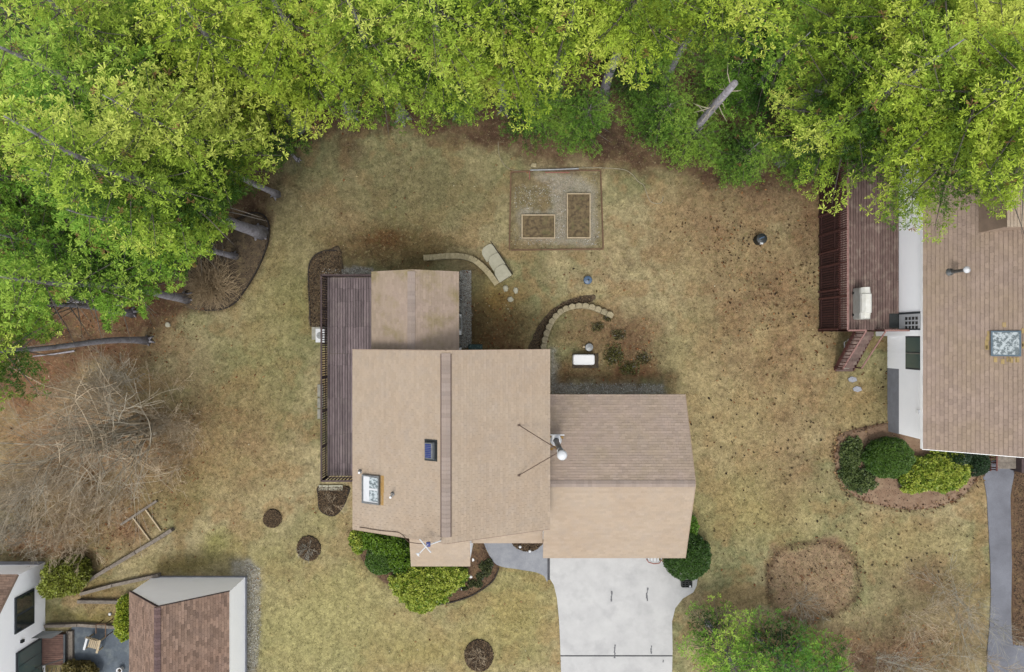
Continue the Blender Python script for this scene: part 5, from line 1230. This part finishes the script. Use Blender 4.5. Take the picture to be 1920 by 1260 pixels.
# birches at the lower right
for (px, py, h_, n, lab) in ((1790,1120,3.6,7,'small pale birch leaning over the asphalt path'), (1650,1230,3.2,6,'thin pale birch at the bottom right of the mulch island'), (1700,1150,2.6,6,'thin bare sapling between mulch island and asphalt path'), (1560,1240,2.4,6,'bare sapling beside the young pines'), (1830,1230,2.,4,'low bare sapling at the bottom left of the path')):
    t = thing('bare_sapling', lab, 'sapling', P(px, py), group='pale bare saplings at the lower right'); st_ = []
    for j in range(n):
        a = rnd.uniform(0,6.28); sp_ = rnd.uniform(.1,.7); st_.append((Vector(P(px+rnd.uniform(-8,8), py+rnd.uniform(-8,8))), Vector((math.cos(a)*sp_+.1, math.sin(a)*sp_, .9)), h_*rnd.uniform(.5,1), .018, 3))
    bare(t, st_, M['palewhite'] if 'birch' in lab else M['twig'], int(px)+3, 'branch_mass')
# multi-stem trunks over the litter at left
t = thing('fallen_branch_pile', 'grey fallen trunks lying over the leaf litter left of the dry shrub', 'logs', P(170,570,0))
for k in range(7):
    a = (112+k*4+rnd.uniform(-4,4), 560+k*2.2); b = (176+k*9+rnd.uniform(-12,12), 572+rnd.uniform(-4,6)); MB().tube([Vector(P(*a,.3)), Vector(P((a[0]+b[0])/2,(a[1]+b[1])/2-2,.6)), Vector(P(*b,.15))], [.03,.05,.06], 6).build('log', M['bark'], t)
tag(MB().tube([P(62,668,.2),P(100,664,.15),P(140,658,.1)], [.03,.04,.06], 6).build('fallen_branch', M['bark']), 'short grey fallen branch below the leaning trunk', 'branch')
# dry ornamental shrub
t = thing('dry_shrub', 'round dry tan shrub of arching stems in the edged bed', 'shrub', P(402,534,0)); st_ = []
for j in range(300):
    a = rnd.uniform(0,6.28); sp_ = rnd.uniform(.2,2.6); st_.append((Vector(P(402,534))+Vector((rnd.gauss(0,.15),rnd.gauss(0,.15),0)), Vector((math.cos(a)*sp_, math.sin(a)*sp_, 1.)), rnd.uniform(1.0,1.6), .017, 1))
bare(t, st_, mat('dry_stem', C(206,184,148), C(176,150,114), 5, rough=.9), 77, 'stem_mass')

# ------------------------------------------------------------ shrubs
def shrub(name, label, lobes, pal, leaf=.07, n=1400, blades=3, group=None, cat='shrub', axis_up=.5, seed=0, clip=None, inner=True):
    """lobes: (px, py, rx, ry, height)"""
    rg = np.random.default_rng(seed+900); q = P(lobes[0][0], lobes[0][1]); t = thing(name, label, cat, q, group=group)
    dk, md, tp = [np.array(C(*c_)) for c_ in pal]; PP = []; AA = []; UU = []
    mb = MB()
    for (px, py, rx, ry, h) in lobes:
        c0 = np.array(P(px, py, h*.5)); rx_, ry_ = rx*(HC-h*.5)/FP, ry*(HC-h*.5)/FP
        N = int(n*rx_*ry_*3.2)+40
        d = rg.normal(size=(N, 3)); d[:, 2] = np.abs(d[:, 2])*1.1-.25; d /= np.linalg.norm(d, axis=1, keepdims=True)
        lump = 1+(fbm(d[:,0]*rx_*3+px, d[:,1]*ry_*3+py, .9, 17, 3)-.5)*(.6 if blades > 4 else .22)
        rr = lump*rg.uniform(.86, 1.0, N)
        c0[2] = h*.38
        if h < .6: rr = rr*np.sqrt(rg.random(N)); rr = np.clip(rr, .05, 1)
        p = c0+d*rr[:, None]*np.array([rx_, ry_, h*.62]); p[:, 2] = np.maximum(p[:, 2], .04)
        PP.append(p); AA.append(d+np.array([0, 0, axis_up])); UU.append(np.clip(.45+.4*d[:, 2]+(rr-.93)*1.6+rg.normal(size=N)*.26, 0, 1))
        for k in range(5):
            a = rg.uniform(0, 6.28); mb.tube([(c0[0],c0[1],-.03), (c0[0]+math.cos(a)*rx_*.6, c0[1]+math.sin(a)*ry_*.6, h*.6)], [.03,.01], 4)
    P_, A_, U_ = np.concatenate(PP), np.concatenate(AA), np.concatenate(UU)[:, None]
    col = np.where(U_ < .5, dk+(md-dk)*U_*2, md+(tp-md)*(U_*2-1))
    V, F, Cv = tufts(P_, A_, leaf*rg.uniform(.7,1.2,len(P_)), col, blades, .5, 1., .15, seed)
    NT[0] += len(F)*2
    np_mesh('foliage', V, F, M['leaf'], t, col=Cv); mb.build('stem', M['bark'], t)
    # inner mass so that the shrub is not hollow
    if not inner: return t
    im = MB()
    for (px, py, rx, ry, h) in lobes:
        c0 = P(px, py, h*.5); k = (HC-h*.5)/FP
        im.lathe(0, 0, [(1., .1), (.96,.4), (.75,.75), (.4,.93), (.05,.99)], 18)
        nn = 18*5
        for i in range(len(im.v)-nn, len(im.v)):
            v = im.v[i]; im.v[i] = (c0[0]+v[0]*rx*k*.84, c0[1]+v[1]*ry*k*.84, max(.0, v[2]*h*.84))
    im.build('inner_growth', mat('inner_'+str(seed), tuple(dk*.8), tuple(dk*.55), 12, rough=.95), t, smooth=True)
    return t
BOX = ((42,74,20),(72,110,34),(104,140,50)); BOXB = ((36,68,22),(58,94,32),(84,122,44)); RH = ((52,80,24),(128,160,44),(200,212,88)); RHD = ((44,74,22),(84,120,32),(124,160,46)); JUN = ((58,78,38),(98,118,62),(134,150,86)); LIME = ((96,128,24),(156,184,44),(196,208,70))
shrub('round_shrub', 'clipped round dark green shrub at the outer corner of the garage', [(1289,1044,45,43,1.9)], BOXB, .075, 1500, 4, seed=1)
shrub('round_shrub', 'clipped round green shrub beside the front bay', [(714,1050,30,28,1.1)], BOX, .065, 1700, 4, seed=2)
shrub('round_shrub', 'clipped round green shrub in front of the white neighbour house', [(1668,858,46,38,1.7)], BOX, .075, 1500, 4, seed=3)
shrub('leafy_shrub', 'small bright green shrub peeking out beside the garage roof edge', [(1294,988,14,20,1.0)], ((60,96,24),(96,140,40),(128,172,60)), .1, 700, 5, seed=4)
shrub('rhododendron', 'large yellow-green rhododendron below the front bay', [(800,1098,56,42,1.5),(770,1092,34,30,1.3),(838,1078,36,26,1.3),(790,1128,24,18,.9)], RH, .16, 330, 7, seed=5)
shrub('rhododendron', 'green rhododendron between the front bay and the main gable', [(725,1018,34,22,1.5),(752,1046,24,30,1.3),(700,1010,24,18,1.3)], RHD, .15, 330, 7, seed=6)
shrub('rhododendron', 'bright rhododendron at the west corner of the front bed', [(674,1014,17,22,1.2)], RH, .15, 360, 7, seed=7)
shrub('rhododendron', 'yellow-green rhododendron right of the clipped round neighbour shrub', [(1730,888,40,30,1.3),(1775,882,40,38,1.4),(1715,905,26,18,.9)], RH, .15, 330, 7, seed=8)
shrub('dark_hedge', 'dark green hedge against the neighbour house beside the entry rail', [(1828,868,26,24,1.5),(1790,858,30,12,1.5)], ((20,44,22),(34,62,30),(48,80,38)), .09, 900, 4, seed=9)
shrub('juniper', 'low spreading juniper at the left end of the neighbour bed', [(1598,850,22,34,.5),(1615,900,32,26,.5),(1590,880,18,28,.45)], JUN, .11, 500, 6, seed=10, axis_up=.2, inner=False)
for k_, (px_, py_, r_, lab_) in enumerate(((1120,612,14,'small patch of low weeds inside the curved block wall, left one'),(1160,628,16,'small patch of low weeds inside the curved block wall, right one'),(1205,672,18,'low brown-green weeds at the lawn edge right of the white tank'),(1140,596,9,'tiny weed patch under the end blocks of the curved wall'))):
    shrub('ground_cover', lab_, [(px_,py_,r_,r_*.7,.15)], ((84,78,46),(112,104,62),(138,132,82)), .09, 150, 5, seed=60+k_, inner=False, cat='plants')
shrub('leafy_shrub', 'yellow-green shrub beside the white cottage corner', [(120,1082,40,32,2.0),(105,1100,28,20,1.5),(140,1065,24,22,1.5)], ((84,84,32),(136,140,52),(168,180,74)), .14, 420, 6, seed=11)
shrub('leafy_shrub', 'bright green hedge squeezed against the small garage', [(236,1165,14,34,1.4),(234,1135,10,16,1.2)], LIME, .13, 480, 6, seed=12)
shrub('leafy_shrub', 'brownish green shrub at the bottom edge left of the patio', [(145,1262,32,20,1.3)], ((92,84,42),(130,116,62),(160,146,84)), .12, 480, 6, seed=13)
shrub('ground_cover', 'patch of low grey-green plants in the right part of the front bed', [(912,1070,9,12,.28),(900,1082,8,9,.25),(915,1056,10,8,.25),(886,1094,11,7,.22),(898,1096,7,5,.2),(870,1102,8,5,.16),(904,1060,6,6,.2)], ((48,58,36),(84,94,54),(118,124,76)), .1, 480, 5, seed=14, inner=False, cat='plants')
shrub('ground_cover', 'thin green brambles on the leafy soil right of the white tank', [(1150,664,22,22,.22),(1180,690,22,14,.2)], ((84,80,40),(104,104,50),(124,120,64)), .1, 140, 5, seed=15, inner=False, cat='plants')
# daffodils
for k, (px, py, lab) in enumerate(((1918,1069,'yellow flower clump at the right edge, upper one'), (1917,1128,'yellow flower clump at the right edge, lower one'))):
    t = thing('flower_clump', lab, 'flowers', P(px, py)); q = P(px, py)
    for j in range(5):
        a = j*1.26; x, y = q[0]+.05*math.cos(a), q[1]+.05*math.sin(a)
        MB().tube([(x,y,0),(x,y,.22)], .006, 4).build('stalk', M['green'], t)
        MB().lathe(x, y, [(.01,.2),(.035,.22),(.03,.25)], 6).build('blossom', M['flower'], t)

# ------------------------------------------------------------ loose ground matter
def scatter(N, poly, seed, dens=None):
    rg = np.random.default_rng(seed); xs = [p[0] for p in poly]; ys_ = [p[1] for p in poly]
    px = rg.uniform(min(xs), max(xs), N); py = rg.uniform(min(ys_), max(ys_), N); k = inpoly(px, py, poly)
    if dens is not None: k &= rg.random(N) < dens(px, py)
    return px[k], py[k]
HARD = [DRIVE, WALK, PATHR, PATIO, HOUSE_FOOT, [(288,1072),(462,1072),(462,1300),(240,1300),(240,1110)], [(-60,1050),(90,1050),(130,1180),(130,1300),(-60,1300)], [(1660,560),(2100,560),(2100,860),(1680,850)], [(1537,300),(2100,300),(2100,620),(1537,620)]]
ALLF = [(-60,-60),(1980,-60),(1980,1320),(-60,1320)]
def clean(px, py, extra=()):
    k = np.ones(len(px), bool)
    for h_ in list(HARD)+list(extra): k &= ~inpoly(px, py, h_)
    return px[k], py[k]
def flecks(name, px, py, size, cols, seed, kind='leaf', z=.0):
    rg = np.random.default_rng(seed); N = len(px); x = (px-960)*HC/FP; y = -(py-630)*HC/FP
    a = rg.uniform(0, 6.283, N); s = size*rg.uniform(.5,1.4,N); asp = rg.uniform(.35,.8,N); tl = rg.normal(size=(N,2))*.35
    ux, uy = np.cos(a)*s, np.sin(a)*s; vx, vy = -np.sin(a)*s*asp, np.cos(a)*s*asp
    zc = z+rg.uniform(.005,.03,N)+s*.2
    def pt(cu, cv): return np.stack([x+ux*cu+vx*cv, y+uy*cu+vy*cv, zc+s*(tl[:,0]*cu+tl[:,1]*cv)], 1)
    V = np.stack([pt(-1,0), pt(0,-.9), pt(1,0), pt(.1,.9)], 1).reshape(-1,3); F = np.arange(4*N).reshape(-1,4)
    cc = np.array([C(*c_) for c_ in cols])[rg.integers(0, len(cols), N)]*rg.uniform(.75,1.25,(N,1))
    o = np_mesh(name, V, F, M['dry'], None, col=np.repeat(cc, 4, 0)); o['kind'] = 'stuff'; NT[0] += 2*N
    return o
def gdens(ell, base=.0):
    def f(px, py):
        d = np.full(px.shape, base)
        for (x, y, rx, ry, a) in ell: d = np.maximum(d, a*np.clip(1.2-np.hypot((px-x)/rx, (py-y)/ry), 0, 1))
        return d*np.clip(fbm(px, py, 40, 91)*2.6-.7, .1, 1)
    return f
px, py = clean(*scatter(70000, ALLF, 1, gdens([(1480,560,170,200,.34),(1420,440,150,100,.34),(1480,800,190,170,.2),(1600,1000,240,100,.3),(1150,480,120,90,.05),(1560,760,80,60,.25),(1660,730,30,60,.3)], .0)))
flecks('dark_leaf_litter', px, py, .07, [(62,48,32),(80,62,38),(50,40,30),(94,74,44)], 2)
px, py = clean(*scatter(90000, ALLF, 3, gdens([(200,600,190,60,.9),(240,660,110,40,.9),(940,600,70,50,.5),(880,580,12,80,.8),(920,640,60,20,.6),(1180,690,90,34,.5),(100,1010,180,50,.5),(240,980,60,50,.4),(1500,1230,200,80,.35),(1720,1230,110,70,.4),(1440,350,140,40,.5),(330,640,30,40,.3),(820,485,70,20,.2),(1180,660,90,60,.5),(1100,620,60,36,.3),(900,600,30,60,.4),(1000,640,70,40,.4),(1480,560,190,220,.3),(1380,450,120,90,.2),(1530,1090,90,70,.4),(60,1000,200,80,.8),(200,850,190,150,.8)], .02)))
flecks('rusty_leaf_litter', px, py, .065, [(142,92,56),(120,76,46),(160,116,74),(104,70,46),(176,140,96)], 4)
px, py = clean(*scatter(40000, ALLF, 5, gdens([(1000,650,60,30,.28),(930,600,60,60,.28),(1000,300,80,40,.06),(700,330,120,60,.04),(1480,640,160,200,.03)], .012)))
flecks('pale_leaf_litter', px, py, .045, [(206,190,150),(190,172,128),(214,204,172)], 6)
# pale gravel stones
px, py = scatter(9000, [(862,507),(883,507),(884,652),(862,652)], 7); px2, py2 = scatter(1800, [(1033,718),(1245,720),(1246,742),(1033,742)], 8)
px3, py3 = scatter(1800, [(462,1052),(488,1066),(490,1180),(482,1260),(462,1260)], 9); px4, py4 = scatter(3000, [(965,345),(1120,325),(1124,460),(965,460)], 10, lambda a, b: np.clip(fbm(a, b, 24, 95)*3-1.1, 0, 1)); px5, py5 = scatter(900, [(604,503),(697,503),(697,517),(604,517)], 12)
flecks('gravel', np.concatenate([px,px2,px3,px4,px5]), np.concatenate([py,py2,py3,py4,py5]), .028, [(214,214,206),(176,176,170),(140,136,128),(232,230,220),(150,132,108)], 11)
# mulch chips on the beds
cx_, cy_ = [], []
for k in BEDS:
    if k in ('island', 'rightbed', 'tree'): a, b = scatter(1500, BEDS[k], 200+len(k))
    else: a, b = scatter(5000, BEDS[k], 200+len(k))
    cx_.append(a); cy_.append(b)
flecks('mulch_chips', np.concatenate(cx_), np.concatenate(cy_), .035, [(96,78,60),(70,58,46),(118,98,74),(54,46,38),(138,116,88)], 13, z=.05)
# leaf ring round the island and neighbour bed
def ring(poly, w, N, seed):
    rg = np.random.default_rng(seed); q = smooth_poly(poly, 6); i = rg.integers(0, len(q), N); u = rg.random(N); A_ = np.array(q); B_ = np.roll(A_, -1, 0)
    p = A_[i]+(B_[i]-A_[i])*u[:, None]+rg.normal(size=(N, 2))*w; return p[:, 0], p[:, 1]
a, b = ring(BEDS['island'], 7, 140, 1); c_, d_ = clean(*ring(BEDS['rightbed'], 4, 420, 2))
flecks('ring_leaf_litter', np.concatenate([a, c_]), np.concatenate([b, d_]), .07, [(120,86,58),(72,52,38),(170,140,100),(96,70,48)], 14, z=.02)
# grass tufts
gx_, gy_ = scatter(90000, ALLF, 21)
WOODP = [(-60,-60),(1980,-60),(1980,330),(1560,360),(1440,345),(1240,330),(1130,315),(940,285),(690,225),(625,240),(560,270),(520,330),(505,400),(440,500),(360,580),(300,630),(200,680),(60,770),(-60,800)]
gx_, gy_ = clean(gx_, gy_, [WOODP]+list(BEDS.values())+[[(957,322),(1126,322),(1130,466),(955,466)]])
rg = np.random.default_rng(23); N = len(gx_)
pos = np.stack([(gx_-960)*HC/FP, -(gy_-630)*HC/FP, np.full(N, -.03)], 1)
gi = np.clip(np.searchsorted(GC[0], pos[:,0]), 0, len(GC[0])-1); gj = np.clip(np.searchsorted(GC[1], pos[:,1]), 0, len(GC[1])-1)
base = GC[2][gj, gi]*rg.uniform(.62,1.6,(N,1))
V, F, Cv = fans(pos, np.tile([0,0,1.], (N,1)), rg.uniform(.06,.14,N), base, 5, .09, 24)
o = np_mesh('grass', V, F, M['dry'], None, col=Cv); o['kind'] = 'stuff'; NT[0] += len(F)
print('foliage tris', NT[0])
